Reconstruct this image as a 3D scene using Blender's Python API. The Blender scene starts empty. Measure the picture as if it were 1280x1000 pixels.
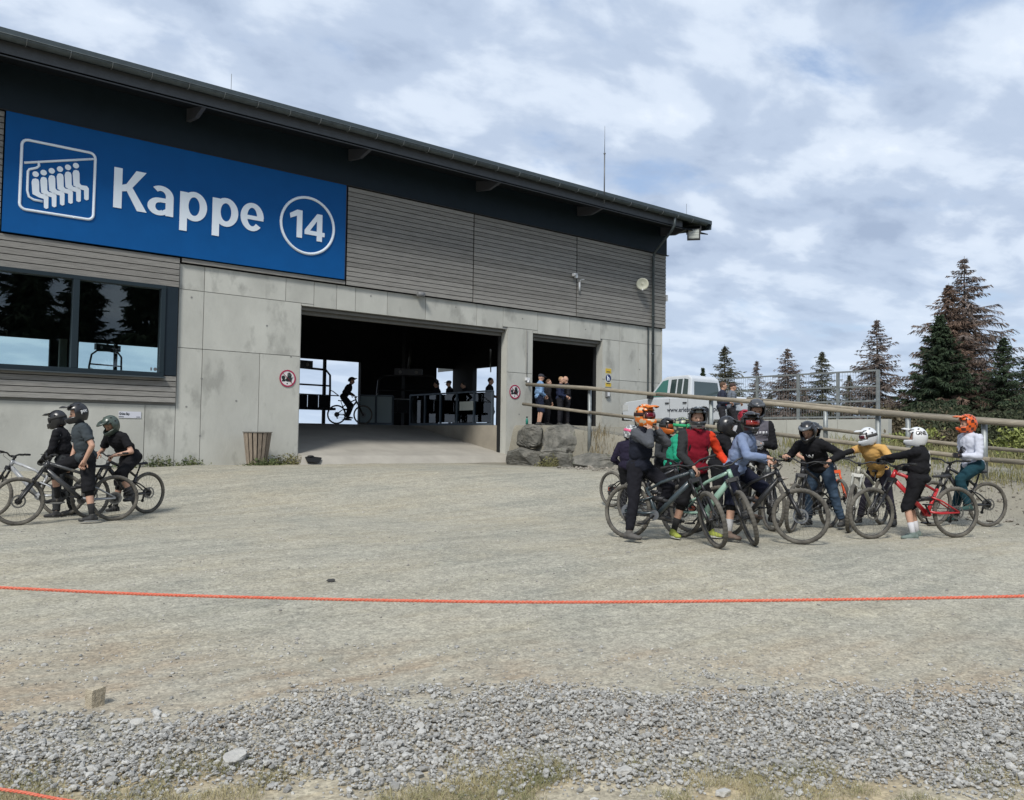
import bpy, bmesh, math, random
import numpy as np
from mathutils import Vector, Matrix, Euler
random.seed(7); RNG = np.random.default_rng(7)
scene = bpy.context.scene
COL = scene.collection
R = math.radians

# ---------------------------------------------------------------- camera
CAMH = 1.55
FPX, YAW, PITCH, ROLL = 1035.69, 0.896318, 0.0435669, 0.0131367
_f = Vector((math.cos(YAW)*math.cos(PITCH), math.sin(YAW)*math.cos(PITCH), math.sin(PITCH)))
_r0 = Vector((math.sin(YAW), -math.cos(YAW), 0)); _u0 = _r0.cross(_f)
_r = _r0*math.cos(ROLL) + _u0*math.sin(ROLL); _u = -_r0*math.sin(ROLL) + _u0*math.cos(ROLL)
cam_data = bpy.data.cameras.new('camera'); cam = bpy.data.objects.new('camera', cam_data)
COL.objects.link(cam); scene.camera = cam
cam_data.sensor_width = 36; cam_data.lens = FPX/1280*36; cam_data.clip_start = .05; cam_data.clip_end = 4000
cam.matrix_world = Matrix(((_r.x, _u.x, -_f.x, 0), (_r.y, _u.y, -_f.y, 0), (_r.z, _u.z, -_f.z, CAMH), (0, 0, 0, 1)))

# ---------------------------------------------------------------- sky, sun, exposure
SUN_EL, SUN_AZ = R(48), R(215)          # azimuth: direction the sun stands in, counter-clockwise from +X
world = bpy.data.worlds.new('World'); scene.world = world; world.use_nodes = True
nt = world.node_tree; N = nt.nodes; L = nt.links; N.clear()
def wn(t, **k):
    n = N.new(t)
    for a, b in k.items(): setattr(n, a, b)
    return n
sky = wn('ShaderNodeTexSky', sky_type='NISHITA', sun_disc=False, sun_elevation=SUN_EL, sun_rotation=math.pi/2-SUN_AZ)
sky.air_density = 1.0; sky.dust_density = 1.5
tc = wn('ShaderNodeTexCoord'); sep = wn('ShaderNodeSeparateXYZ'); L.new(tc.outputs['Generated'], sep.inputs[0])
def wmath(op, a, b=None, clamp=False):
    n = wn('ShaderNodeMath', operation=op, use_clamp=clamp)
    for i, v in enumerate((a, b)):
        if v is None: continue
        if isinstance(v, (int, float)): n.inputs[i].default_value = v
        else: L.new(v, n.inputs[i])
    return n.outputs[0]
zz = wmath('ADD', wmath('MAXIMUM', sep.outputs['Z'], 0.0), .24)
cmb = wn('ShaderNodeCombineXYZ'); L.new(wmath('DIVIDE', sep.outputs['X'], zz), cmb.inputs[0]); L.new(wmath('DIVIDE', sep.outputs['Y'], zz), cmb.inputs[1])
def wnoise(scale, det, rough, off, dist=0.0):
    mp = wn('ShaderNodeMapping'); L.new(cmb.outputs[0], mp.inputs[0]); mp.inputs['Location'].default_value = off
    mp.inputs['Rotation'].default_value = (0, 0, R(35)); mp.inputs['Scale'].default_value = (1.0, 1.35, 1)
    n = wn('ShaderNodeTexNoise'); n.inputs['Scale'].default_value = scale; n.inputs['Detail'].default_value = det
    n.inputs['Roughness'].default_value = rough; n.inputs['Distortion'].default_value = dist
    L.new(mp.outputs[0], n.inputs['Vector']); return n.outputs['Fac']
def wramp(fac, stops):
    n = wn('ShaderNodeValToRGB'); L.new(fac, n.inputs[0]); e = n.color_ramp.elements
    while len(e) < len(stops): e.new(.5)
    for q, (p, c) in zip(e, stops): q.position = p; q.color = (*c, 1)
    n.color_ramp.interpolation = 'EASE'; return n.outputs[0]
cover = wramp(wnoise(2.3, 8, .56, (3.1, 1.7, 0), .2), [(.29, (0, 0, 0)), (.46, (1, 1, 1))])
shade = wramp(wnoise(3.6, 8, .53, (7.4, -2.2, 0), .15), [(.30, (.27, .335, .45)), (.46, (.36, .43, .545)), (.60, (.50, .565, .66)), (.76, (.63, .68, .745))])
skys = wn('ShaderNodeMix', data_type='RGBA', blend_type='MULTIPLY'); skys.inputs[0].default_value = 1
L.new(sky.outputs[0], skys.inputs[6]); skys.inputs[7].default_value = (.10, .10, .10, 1)
blue = wn('ShaderNodeMix', data_type='RGBA'); blue.inputs[0].default_value = .55
L.new(skys.outputs[2], blue.inputs[6]); blue.inputs[7].default_value = (.30, .40, .58, 1)
mixc = wn('ShaderNodeMix', data_type='RGBA'); L.new(cover, mixc.inputs[0]); L.new(blue.outputs[2], mixc.inputs[6]); L.new(shade, mixc.inputs[7])
# low, far cloud bank: even pale blue grey
hz = wmath('MULTIPLY', wmath('SUBTRACT', .22, sep.outputs['Z'], True), 3.2, True)
mixh = wn('ShaderNodeMix', data_type='RGBA'); L.new(hz, mixh.inputs[0]); L.new(mixc.outputs[2], mixh.inputs[6]); mixh.inputs[7].default_value = (.40, .49, .61, 1)
bg = wn('ShaderNodeBackground'); L.new(mixh.outputs[2], bg.inputs[0]); bg.inputs[1].default_value = 1.0
wo = wn('ShaderNodeOutputWorld'); L.new(bg.outputs[0], wo.inputs[0])
sd = bpy.data.lights.new('sun', 'SUN'); sd.energy = 2.45; sd.angle = R(13); sd.color = (1, .965, .90)
sun = bpy.data.objects.new('sun', sd); COL.objects.link(sun)
sdir = Vector((math.cos(SUN_AZ)*math.cos(SUN_EL), math.sin(SUN_AZ)*math.cos(SUN_EL), math.sin(SUN_EL)))
sun.rotation_euler = sdir.to_track_quat('Z', 'Y').to_euler(); sun.location = (0, 0, 30)
scene.view_settings.view_transform = 'Standard'; scene.view_settings.look = 'None'
scene.view_settings.gamma = 1; scene.view_settings.exposure = 0.56; scene.view_settings.use_curve_mapping = False

# ---------------------------------------------------------------- materials
MATS = {}
def mat(name, col, rough=.8, metal=0., var=.0, vscale=6., col2=None, bump=0., bscale=40., stretch=None, spec=.4, randobj=0., island=0., wear=None, bdist=.02):
    if name in MATS: return MATS[name]
    m = bpy.data.materials.new(name); m.use_nodes = True; t = m.node_tree; b = t.nodes['Principled BSDF']
    b.inputs['Roughness'].default_value = rough; b.inputs['Metallic'].default_value = metal
    b.inputs['Specular IOR Level'].default_value = spec; b.inputs['Base Color'].default_value = (*col, 1)
    c = None
    tcn = t.nodes.new('ShaderNodeTexCoord'); vec = tcn.outputs['Object']
    if stretch:
        mp = t.nodes.new('ShaderNodeMapping'); mp.inputs['Scale'].default_value = stretch; t.links.new(vec, mp.inputs[0]); vec = mp.outputs[0]
    if randobj or island:
        src = t.nodes.new('ShaderNodeObjectInfo').outputs['Random'] if randobj else t.nodes.new('ShaderNodeNewGeometry').outputs['Random Per Island']
        if stretch and randobj:
            ad = t.nodes.new('ShaderNodeVectorMath'); ad.operation = 'ADD'; sc = t.nodes.new('ShaderNodeMath'); sc.operation = 'MULTIPLY'; sc.inputs[1].default_value = 50
            t.links.new(src, sc.inputs[0]); t.links.new(vec, ad.inputs[0]); t.links.new(sc.outputs[0], ad.inputs[1]); vec = ad.outputs[0]
    def noise(scale, det=5):
        n = t.nodes.new('ShaderNodeTexNoise'); n.inputs['Scale'].default_value = scale; n.inputs['Detail'].default_value = det; n.inputs['Roughness'].default_value = .6
        t.links.new(vec, n.inputs['Vector']); return n.outputs['Fac']
    if var or col2:
        r = t.nodes.new('ShaderNodeValToRGB'); t.links.new(noise(vscale), r.inputs[0])
        c2 = col2 if col2 else tuple(x*(1+var) for x in col)
        c1 = tuple(x*(1-var) for x in col) if not col2 else col
        r.color_ramp.elements[0].position = .33; r.color_ramp.elements[0].color = (*c1, 1)
        r.color_ramp.elements[1].position = .67; r.color_ramp.elements[1].color = (*c2, 1); c = r.outputs[0]
    if wear:                                    # (colour, scale, threshold): patches of dust, rust or moss
        r = t.nodes.new('ShaderNodeValToRGB'); t.links.new(noise(wear[1], 8), r.inputs[0])
        r.color_ramp.elements[0].position = wear[2]; r.color_ramp.elements[0].color = (0, 0, 0, 1)
        r.color_ramp.elements[1].position = wear[2]+.12; r.color_ramp.elements[1].color = (1, 1, 1, 1)
        mx = t.nodes.new('ShaderNodeMix'); mx.data_type = 'RGBA'; t.links.new(r.outputs[0], mx.inputs[0])
        if c: t.links.new(c, mx.inputs[6])
        else: mx.inputs[6].default_value = (*col, 1)
        mx.inputs[7].default_value = (*wear[0], 1); c = mx.outputs[2]
    if randobj or island:
        amt = randobj or island
        mr = t.nodes.new('ShaderNodeMapRange'); t.links.new(src, mr.inputs[0]); mr.inputs[3].default_value = 1-amt; mr.inputs[4].default_value = 1+amt
        mx = t.nodes.new('ShaderNodeMix'); mx.data_type = 'RGBA'; mx.blend_type = 'MULTIPLY'; mx.inputs[0].default_value = 1
        if c: t.links.new(c, mx.inputs[6])
        else: mx.inputs[6].default_value = (*col, 1)
        t.links.new(mr.outputs[0], mx.inputs[7]); c = mx.outputs[2]
    if c: t.links.new(c, b.inputs['Base Color'])
    if bump:
        bn = t.nodes.new('ShaderNodeBump'); bn.inputs['Strength'].default_value = min(1, bump); bn.inputs['Distance'].default_value = bdist
        t.links.new(noise(bscale, 7), bn.inputs['Height']); t.links.new(bn.outputs[0], b.inputs['Normal'])
    MATS[name] = m; return m
def glass(name, tint=(.8, .9, .9), refl=1.0, rough=.0):
    if name in MATS: return MATS[name]
    m = bpy.data.materials.new(name); m.use_nodes = True; t = m.node_tree; t.nodes.clear()
    o = t.nodes.new('ShaderNodeOutputMaterial'); mx = t.nodes.new('ShaderNodeMixShader'); tr = t.nodes.new('ShaderNodeBsdfTransparent'); gl = t.nodes.new('ShaderNodeBsdfGlossy')
    fr = t.nodes.new('ShaderNodeFresnel'); fr.inputs[0].default_value = 1.6
    ml = t.nodes.new('ShaderNodeMath'); ml.operation = 'MULTIPLY'; ml.inputs[1].default_value = refl; ml.use_clamp = True
    t.links.new(fr.outputs[0], ml.inputs[0]); t.links.new(ml.outputs[0], mx.inputs[0])
    tr.inputs[0].default_value = (*tint, 1); gl.inputs['Roughness'].default_value = rough
    t.links.new(tr.outputs[0], mx.inputs[1]); t.links.new(gl.outputs[0], mx.inputs[2]); t.links.new(mx.outputs[0], o.inputs[0])
    MATS[name] = m; return m

# ---------------------------------------------------------------- mesh builder
def basis(d, hint=None):
    d = Vector(d).normalized(); h = Vector(hint) if hint else (Vector((0, 0, 1)) if abs(d.z) < .95 else Vector((1, 0, 0)))
    a = h.cross(d)
    if a.length < 1e-6: a = Vector((1, 0, 0)).cross(d)
    a.normalize(); return a, d.cross(a)
class MB:
    def __init__(s): s.v = []; s.f = []; s.m = []; s.s = []
    def add(s, vs, fs, mi=0, sm=False):
        o = len(s.v); s.v += [tuple(x) for x in vs]
        for f in fs: s.f.append([i+o for i in f]); s.m.append(mi); s.s.append(sm)
        return s
    def box(s, x0, y0, z0, x1, y1, z1, mi=0):
        return s.add([(x0, y0, z0), (x1, y0, z0), (x1, y1, z0), (x0, y1, z0), (x0, y0, z1), (x1, y0, z1), (x1, y1, z1), (x0, y1, z1)],
                     [(0, 3, 2, 1), (4, 5, 6, 7), (0, 1, 5, 4), (1, 2, 6, 5), (2, 3, 7, 6), (3, 0, 4, 7)], mi)
    def bar(s, p, q, w, h, hint=None, mi=0):
        p = Vector(p); q = Vector(q); a, b = basis(q-p, hint); a = a*w/2; b = b*h/2
        vs = [e+x*a+y*b for e in (p, q) for x, y in ((-1, -1), (1, -1), (1, 1), (-1, 1))]
        return s.add(vs, [(0, 1, 2, 3)[::-1], (4, 5, 6, 7), (0, 1, 5, 4), (1, 2, 6, 5), (2, 3, 7, 6), (3, 0, 4, 7)], mi)
    def tube(s, pts, r, n=10, mi=0, caps=True, closed=False, hint=None, flat=1.0):
        pts = [Vector(p) for p in pts]; m = len(pts); rs = r if isinstance(r, (list, tuple)) else [r]*m
        vs = []; ref = None
        for i, p in enumerate(pts):
            if closed: d = pts[(i+1) % m]-pts[i-1]
            else: d = pts[min(i+1, m-1)]-pts[max(i-1, 0)]
            if d.length < 1e-9: d = Vector((0, 0, 1))
            a, b = basis(d, ref if ref is not None else hint); ref = b
            for k in range(n):
                t = 2*math.pi*k/n; vs.append(p+(a*math.cos(t)*flat+b*math.sin(t))*rs[i])
        fs = []
        for i in range(m if closed else m-1):
            j = (i+1) % m
            for k in range(n): fs.append((i*n+k, i*n+(k+1) % n, j*n+(k+1) % n, j*n+k))
        s.add(vs, fs, mi, n > 5)
        if caps and not closed:
            o = len(s.v)-len(vs); s.f.append([o+k for k in range(n)][::-1]); s.m.append(mi); s.s.append(False)
            s.f.append([o+(m-1)*n+k for k in range(n)]); s.m.append(mi); s.s.append(False)
        return s
    def ell(s, c, rx, ry=None, rz=None, M=None, nu=14, nv=9, mi=0):
        ry = ry or rx; rz = rz or rx; c = Vector(c); vs = [Vector((0, 0, -rz))]
        for j in range(1, nv):
            t = math.pi*j/nv-math.pi/2
            for i in range(nu): a = 2*math.pi*i/nu; vs.append(Vector((rx*math.cos(t)*math.cos(a), ry*math.cos(t)*math.sin(a), rz*math.sin(t))))
        vs.append(Vector((0, 0, rz))); fs = [(0, 1+(i+1) % nu, 1+i) for i in range(nu)]
        for j in range(nv-2):
            for i in range(nu): o = 1+j*nu; fs.append((o+i, o+(i+1) % nu, o+nu+(i+1) % nu, o+nu+i))
        o = 1+(nv-2)*nu; fs += [(o+i, o+(i+1) % nu, len(vs)-1) for i in range(nu)]
        if M is not None: vs = [M @ x for x in vs]
        return s.add([c+x for x in vs], fs, mi, True)
    def cap(s, p, q, r1, r2, n=12, ends=True):
        p = Vector(p); q = Vector(q); d = (q-p)
        L_ = d.length
        if L_ < 1e-5: return s.ell(p, r1, nu=n)
        s.tube([p, q], [r1, r2], n)
        if ends: s.ell(p, r1*.999, nu=n); s.ell(q, r2*.999, nu=n)
        return s
    def poly(s, pts, d, mi=0):                 # planar outline extruded by vector d
        n = len(pts); d = Vector(d); vs = [Vector(p) for p in pts]; vs += [v+d for v in vs]
        return s.add(vs, [tuple(range(n))[::-1], tuple(range(n, 2*n))] + [(i, (i+1) % n, n+(i+1) % n, n+i) for i in range(n)], mi)
    def xf(s, M): s.v = [tuple(M @ Vector(v)) for v in s.v]; return s
    def mesh(s, name, mats):
        me = bpy.data.meshes.new(name); me.from_pydata(s.v, [], s.f)
        for m in (mats if isinstance(mats, (list, tuple)) else [mats]): me.materials.append(m)
        me.polygons.foreach_set('material_index', s.m); me.polygons.foreach_set('use_smooth', s.s); me.update(); return me
    def build(s, name, mats, parent=None, fixn=True):
        me = s.mesh(name, mats)
        if fixn and len(s.f) < 60000:
            bm = bmesh.new(); bm.from_mesh(me); bmesh.ops.recalc_face_normals(bm, faces=bm.faces[:]); bm.to_mesh(me); bm.free()
        return link(name, me, parent)
def link(name, me, parent=None):
    o = bpy.data.objects.new(name, me); COL.objects.link(o)
    if parent is not None: o.parent = parent
    return o
def tag(o, label=None, cat=None, group=None, kind=None):
    for k, v in (('label', label), ('category', cat), ('group', group), ('kind', kind)):
        if v: o[k] = v
    return o
def thing(name, label, cat, loc=(0, 0, 0), rz=0, group=None):
    o = bpy.data.objects.new(name, None); COL.objects.link(o); o.location = loc; o.rotation_euler = (0, 0, rz); o.empty_display_size = .2
    return tag(o, label, cat, group)
def bevel(o, w=.01, seg=2, ang=35):
    m = o.modifiers.new('bevel', 'BEVEL'); m.width = w; m.segments = seg; m.limit_method = 'ANGLE'; m.angle_limit = R(ang)
    for p in o.data.polygons: p.use_smooth = False
    return o
def textmesh(body, offset=0., ext=0., mat_=None, res=4):
    c = bpy.data.curves.new('t', 'FONT'); c.body = body; c.size = 1; c.offset = offset; c.extrude = ext; c.resolution_u = res
    o = bpy.data.objects.new('t', c); COL.objects.link(o); bpy.context.view_layer.update()
    me = bpy.data.meshes.new_from_object(o.evaluated_get(bpy.context.evaluated_depsgraph_get())); bpy.data.objects.remove(o)
    me.materials.clear()
    if mat_: me.materials.append(mat_)
    return me
def numesh(name, V, F, mats, smooth=False):     # V (n,3), F (m,3|4) numpy
    me = bpy.data.meshes.new(name); n, k = F.shape
    me.vertices.add(len(V)); me.vertices.foreach_set('co', V.astype(np.float32).ravel())
    me.loops.add(n*k); me.loops.foreach_set('vertex_index', F.astype(np.int32).ravel())
    me.polygons.add(n); me.polygons.foreach_set('loop_start', np.arange(n, dtype=np.int32)*k)
    me.polygons.foreach_set('use_smooth', np.full(n, smooth))
    for m in (mats if isinstance(mats, (list, tuple)) else [mats]): me.materials.append(m)
    me.update(calc_edges=True); me.validate(); return me

# ---------------------------------------------------------------- terrain
CY, SY = math.cos(YAW), math.sin(YAW)
def gp(px, t):                                   # plan position seen at picture column px, t metres ahead
    k = (px-640)/FPX; return (CY*t+SY*k*t, SY*t-CY*k*t)
def sstep(a, b, x): x = np.clip((x-a)/(b-a), 0, 1); return x*x*(3-2*x)
def terrace(y): return np.interp(y, [-5, 4, 6, 8.8, 13, 17.6, 20, 40], [.55, .70, .80, .95, 1.32, 1.72, 1.93, 1.93])
def ground(x, y):
    x = np.asarray(x, float); y = np.asarray(y, float); t = x*CY+y*SY
    pl = .13*sstep(5.5, 11, t)+.05*sstep(0, 9, x)*sstep(5, 9, t)+.50*sstep(13.5, 20.5, t)
    pl = pl-.0*x
    tr = terrace(y)
    w = sstep(15.0, 16.9, x+.25*np.sin(y*.9))*sstep(-4, 3, y)
    wr = sstep(0, 1, (x-16.75-.55*sstep(19.8, 20.8, y)+.3*(1-sstep(15.5, 17.5, y)))/(.45+.55*(1-sstep(15.5, 17.5, y))))
    w = np.where(y > 13.3, w+(wr-w)*sstep(13.3, 14.8, y), w)
    z = pl*(1-w)+tr*w
    far = np.hypot(x-10, y-10)
    z = z-22*sstep(62, 420, far)
    inb = sstep(22.1, 22.3, y)*(1-sstep(25.1, 25.25, x)); z = z*(1-inb)+.3*inb
    return z
def gz(x, y): return float(ground(x, y))
# ================================================================ ground
def axis(lo, hi, d, ext):
    a = list(np.arange(lo, hi, d)); s = d; p = lo; left = []
    while p > -ext: s *= 1.22; p -= s; left.append(p)
    s = d; p = a[-1]; right = []
    while p < ext: s *= 1.22; p += s; right.append(p)
    return np.array(left[::-1]+a+right)
gx = axis(-1.5, 19, .075, 1500); gy = axis(-1, 23, .075, 1500)
GX, GY = np.meshgrid(gx, gy, indexing='ij'); GZ = ground(GX, GY)
def vnoise(x, y, s, seed):
    r = np.random.default_rng(seed); T = r.random((128, 128)); u = x/s; v = y/s; i = np.floor(u).astype(int); j = np.floor(v).astype(int)
    fu = u-i; fv = v-j; fu = fu*fu*(3-2*fu); fv = fv*fv*(3-2*fv)
    g = lambda a, b: T[a % 128, b % 128]
    return g(i, j)*(1-fu)*(1-fv)+g(i+1, j)*fu*(1-fv)+g(i, j+1)*(1-fu)*fv+g(i+1, j+1)*fu*fv-.5
GT = GX*CY+GY*SY
REL = .06*vnoise(GX, GY, 2.3, 1)+.022*vnoise(GX, GY, .7, 2)+.010*vnoise(GX, GY, .22, 3)
def relief(x, y): return .06*vnoise(x, y, 2.3, 1)+.022*vnoise(x, y, .7, 2)+.010*vnoise(x, y, .22, 3)
GZ = GZ+REL*np.where(np.hypot(GX, GY) < 60, 1, 0)
def gzz(x, y): return gz(x, y)+float(relief(np.array(x), np.array(y)))
ni, nj = GX.shape
idx = np.arange(ni*nj).reshape(ni, nj)
F = np.stack([idx[:-1, :-1], idx[1:, :-1], idx[1:, 1:], idx[:-1, 1:]], -1).reshape(-1, 4)

def ground_material():
    m = bpy.data.materials.new('packed gravel and dirt'); m.use_nodes = True; t = m.node_tree; b = t.nodes['Principled BSDF']; b.inputs['Roughness'].default_value = .95
    b.inputs['Specular IOR Level'].default_value = .15
    geo = t.nodes.new('ShaderNodeNewGeometry'); P_ = geo.outputs['Position']
    def mapping(sc, rot=0, loc=(0, 0, 0)):
        mp = t.nodes.new('ShaderNodeMapping'); mp.inputs['Scale'].default_value = sc; mp.inputs['Rotation'].default_value = (0, 0, rot); mp.inputs['Location'].default_value = loc
        t.links.new(P_, mp.inputs[0]); return mp.outputs[0]
    def noise(scale, det=6, vec=None, rough=.6):
        n = t.nodes.new('ShaderNodeTexNoise'); n.inputs['Scale'].default_value = scale; n.inputs['Detail'].default_value = det; n.inputs['Roughness'].default_value = rough
        t.links.new(vec or P_, n.inputs['Vector']); return n.outputs['Fac']
    def ramp(f, stops):
        r = t.nodes.new('ShaderNodeValToRGB'); t.links.new(f, r.inputs[0]); e = r.color_ramp.elements
        while len(e) < len(stops): e.new(.5)
        for q, (p, c) in zip(e, stops): q.position = p; q.color = (*c, 1) if len(c) == 3 else c
        return r.outputs[0]
    def mix(f, a, c, mode='MIX'):
        n = t.nodes.new('ShaderNodeMix'); n.data_type = 'RGBA'; n.blend_type = mode
        for i, v in ((0, f), (6, a), (7, c)):
            if isinstance(v, float): n.inputs[i].default_value = v
            elif isinstance(v, tuple): n.inputs[i].default_value = (*v, 1)
            else: t.links.new(v, n.inputs[i])
        return n.outputs[2]
    grey, tan, brown = (.276, .268, .228), (.330, .302, .238), (.315, .25, .182)
    base = mix(ramp(noise(.42, 5, mapping((1, 1, 1), .5)), [(.40, (0, 0, 0)), (.60, (1, 1, 1))]), grey, tan)
    # the strip of bare brown earth just behind the loose gravel
    sepn = t.nodes.new('ShaderNodeVectorMath'); sepn.operation = 'DOT_PRODUCT'; t.links.new(P_, sepn.inputs[0]); sepn.inputs[1].default_value = (CY, SY, 0)
    ad = t.nodes.new('ShaderNodeMath'); ad.operation = 'MULTIPLY_ADD'; t.links.new(noise(1.1, 4), ad.inputs[0]); ad.inputs[1].default_value = 3.0; t.links.new(sepn.outputs['Value'], ad.inputs[2])
    band = ramp(ad.outputs[0], [(0, (1, 1, 1))])
    mr = t.nodes.new('ShaderNodeMapRange'); mr.interpolation_type = 'SMOOTHSTEP'; t.links.new(ad.outputs[0], mr.inputs[0]); mr.inputs[1].default_value = 6.6; mr.inputs[2].default_value = 8.6; mr.inputs[3].default_value = 1; mr.inputs[4].default_value = 0
    bm_ = t.nodes.new('ShaderNodeMath'); bm_.operation = 'MULTIPLY'; t.links.new(mr.outputs[0], bm_.inputs[0]); t.links.new(ramp(noise(1.6, 5), [(.36, (.15, .15, .15)), (.62, (.85, .85, .85))]), bm_.inputs[1])
    base = mix(bm_.outputs[0], base, brown)
    mn_ = t.nodes.new('ShaderNodeMapRange'); mn_.interpolation_type = 'SMOOTHSTEP'; t.links.new(sepn.outputs['Value'], mn_.inputs[0]); mn_.inputs[1].default_value = 3.7; mn_.inputs[2].default_value = 4.3; mn_.inputs[3].default_value = .85; mn_.inputs[4].default_value = 0
    base = mix(mn_.outputs[0], base, (.37, .305, .20))
    # faint wheel streaks
    st = ramp(noise(1.0, 4, mapping((.35, 3.2, 1), -.35)), [(.42, (0, 0, 0)), (.56, (1, 1, 1))])
    stm = t.nodes.new('ShaderNodeMath'); stm.operation = 'MULTIPLY'; t.links.new(st, stm.inputs[0]); stm.inputs[1].default_value = .55
    base = mix(stm.outputs[0], base, (.365, .345, .29))
    # fine stones set in the surface
    for sc, lo, hi, w in ((26., .74, 1.25, .6), (70., .68, 1.35, .7), (9., .9, 1.1, .5)):
        v = t.nodes.new('ShaderNodeTexVoronoi'); v.inputs['Scale'].default_value = sc; t.links.new(P_, v.inputs['Vector'])
        sv = t.nodes.new('ShaderNodeSeparateColor'); t.links.new(v.outputs['Color'], sv.inputs[0])
        rr = ramp(sv.outputs[0], [(0, (lo, lo, lo)), (.5, (.98, .98, .97)), (1, (hi, hi, hi*.98))])
        base = mix(w, base, rr, 'MULTIPLY')
    base = mix(1.0, base, ramp(noise(3.0, 8, None, .7), [(.3, (.90, .90, .90)), (.7, (1.10, 1.10, 1.09))]), 'MULTIPLY')
    # the bank below the log rail is brown stony earth
    sb = t.nodes.new('ShaderNodeSeparateXYZ'); t.links.new(P_, sb.inputs[0]); bx_ = t.nodes.new('ShaderNodeMath'); bx_.operation = 'MULTIPLY_ADD'; t.links.new(noise(.9, 5), bx_.inputs[0]); bx_.inputs[1].default_value = 2.0; t.links.new(sb.outputs[0], bx_.inputs[2])
    br = t.nodes.new('ShaderNodeMapRange'); t.links.new(bx_.outputs[0], br.inputs[0]); br.inputs[1].default_value = 15.6; br.inputs[2].default_value = 16.8; br.inputs[4].default_value = .75
    base = mix(br.outputs[0], base, (.205, .192, .158))
    # far ground turns to rough grass
    mg = t.nodes.new('ShaderNodeMapRange'); sx = t.nodes.new('ShaderNodeSeparateXYZ'); t.links.new(P_, sx.inputs[0])
    ax = t.nodes.new('ShaderNodeMath'); ax.operation = 'MULTIPLY_ADD'; t.links.new(noise(.35, 5), ax.inputs[0]); ax.inputs[1].default_value = 9; t.links.new(sx.outputs[0], ax.inputs[2])
    t.links.new(ax.outputs[0], mg.inputs[0]); mg.inputs[1].default_value = 28; mg.inputs[2].default_value = 32
    base = mix(mg.outputs[0], base, ramp(noise(2.0, 6), [(.35, (.06, .075, .03)), (.65, (.16, .14, .07))]))
    t.links.new(base, b.inputs['Base Color'])
    h = t.nodes.new('ShaderNodeMath'); h.operation = 'ADD'; t.links.new(noise(60, 6), h.inputs[0])
    v = t.nodes.new('ShaderNodeTexVoronoi'); v.inputs['Scale'].default_value = 30; t.links.new(P_, v.inputs['Vector']); t.links.new(v.outputs['Distance'], h.inputs[1])
    bn = t.nodes.new('ShaderNodeBump'); bn.inputs['Strength'].default_value = .30; bn.inputs['Distance'].default_value = .012
    t.links.new(h.outputs[0], bn.inputs['Height']); t.links.new(bn.outputs[0], b.inputs['Normal'])
    return m
GM = ground_material()
gnd = link('ground', numesh('ground', np.stack([GX, GY, GZ], -1).reshape(-1, 3), F, GM, True)); gnd['kind'] = 'structure'

# loose stones: unit rocks scattered as one mesh
_ico = bmesh.new(); bmesh.ops.create_icosphere(_ico, subdivisions=1, radius=1); ICO_V = np.array([v.co[:] for v in _ico.verts]); ICO_F = np.array([[v.index for v in f.verts] for f in _ico.faces]); _ico.free()
_ico = bmesh.new(); bmesh.ops.create_icosphere(_ico, subdivisions=2, radius=1); ICO2_V = np.array([v.co[:] for v in _ico.verts]); ICO2_F = np.array([[v.index for v in f.verts] for f in _ico.faces]); _ico.free()
def scatter(name, X, Y, S, m, flat=(.35, .8), base=None, seed=1, sink=.15):
    r = np.random.default_rng(seed); n = len(X); bv = ICO_V; k = len(bv)
    V = bv[None]*(1+r.uniform(-.24, .24, (n, k, 1)))
    V = V*np.stack([r.uniform(.8, 1.25, n), r.uniform(.6, 1, n), r.uniform(flat[0], flat[1], n)], -1)[:, None]
    def rot(a, i, j, V):
        c, s = np.cos(a)[:, None], np.sin(a)[:, None]; A = V[..., i]*c-V[..., j]*s; B = V[..., i]*s+V[..., j]*c; V = V.copy(); V[..., i] = A; V[..., j] = B; return V
    V = rot(r.uniform(0, 6.28, n), 0, 1, V); V = rot(r.normal(0, .35, n), 0, 2, V); V = rot(r.uniform(0, 6.28, n), 0, 1, V)
    V = V*S[:, None, None]
    Z = base if base is not None else ground(X, Y)+relief(X, Y)
    V = V+np.stack([X, Y, Z+S*(.45-sink)], -1)[:, None]
    Fs = ICO_F[None]+(np.arange(n)*k)[:, None, None]
    o = link(name, numesh(name, V.reshape(-1, 3), Fs.reshape(-1, 3), m)); return o
stone_m = mat('crushed stone', (.35, .345, .325), .95, var=.14, vscale=60, island=.34, bump=.4, bscale=200)
def lt(l, t): return CY*t+SY*l, SY*t-CY*l
def band_edges(l):                               # near and far edge of the gravel strip, by lateral position
    far = np.interp(l, [-4, -2.6, -1.5, -.3, .5, 1.5, 3.5], [4.35, 4.55, 4.85, 5.15, 5.25, 5.3, 5.45])
    near = np.interp(l, [-4, -2.2, -1.2, 0, 1.2, 2.4, 3.5], [3.3, 3.62, 3.84, 3.82, 3.80, 3.88, 4.0])
    return near, far
n = 105000; l = RNG.uniform(-4.2, 4.6, n); t = RNG.uniform(3.0, 6.2, n); ne, fe = band_edges(l)
x, y = lt(l, t); nz = vnoise(x, y, .45, 11)+.6*vnoise(x, y, .15, 12)
dens = sstep(-.12, .14, (t-ne)+nz*.4)*(1-sstep(-.45, .30, (t-fe)+nz*.6))
keep = RNG.random(n) < dens*.92+.025
x, y = x[keep], y[keep]; S = np.clip(RNG.lognormal(math.log(.0080), .42, len(x)), .005, .034)
dens_k = dens[keep]; Zb = ground(x, y)+relief(x, y)+RNG.uniform(0, .022, len(x))*dens_k
tag(scatter('gravel', x, y, S, stone_m, base=Zb, seed=3), kind='stuff')
n = 26000; l = RNG.uniform(-8.5, 8.5, n); t = 4+RNG.random(n)**1.6*12; x, y = lt(l, t)
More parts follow.
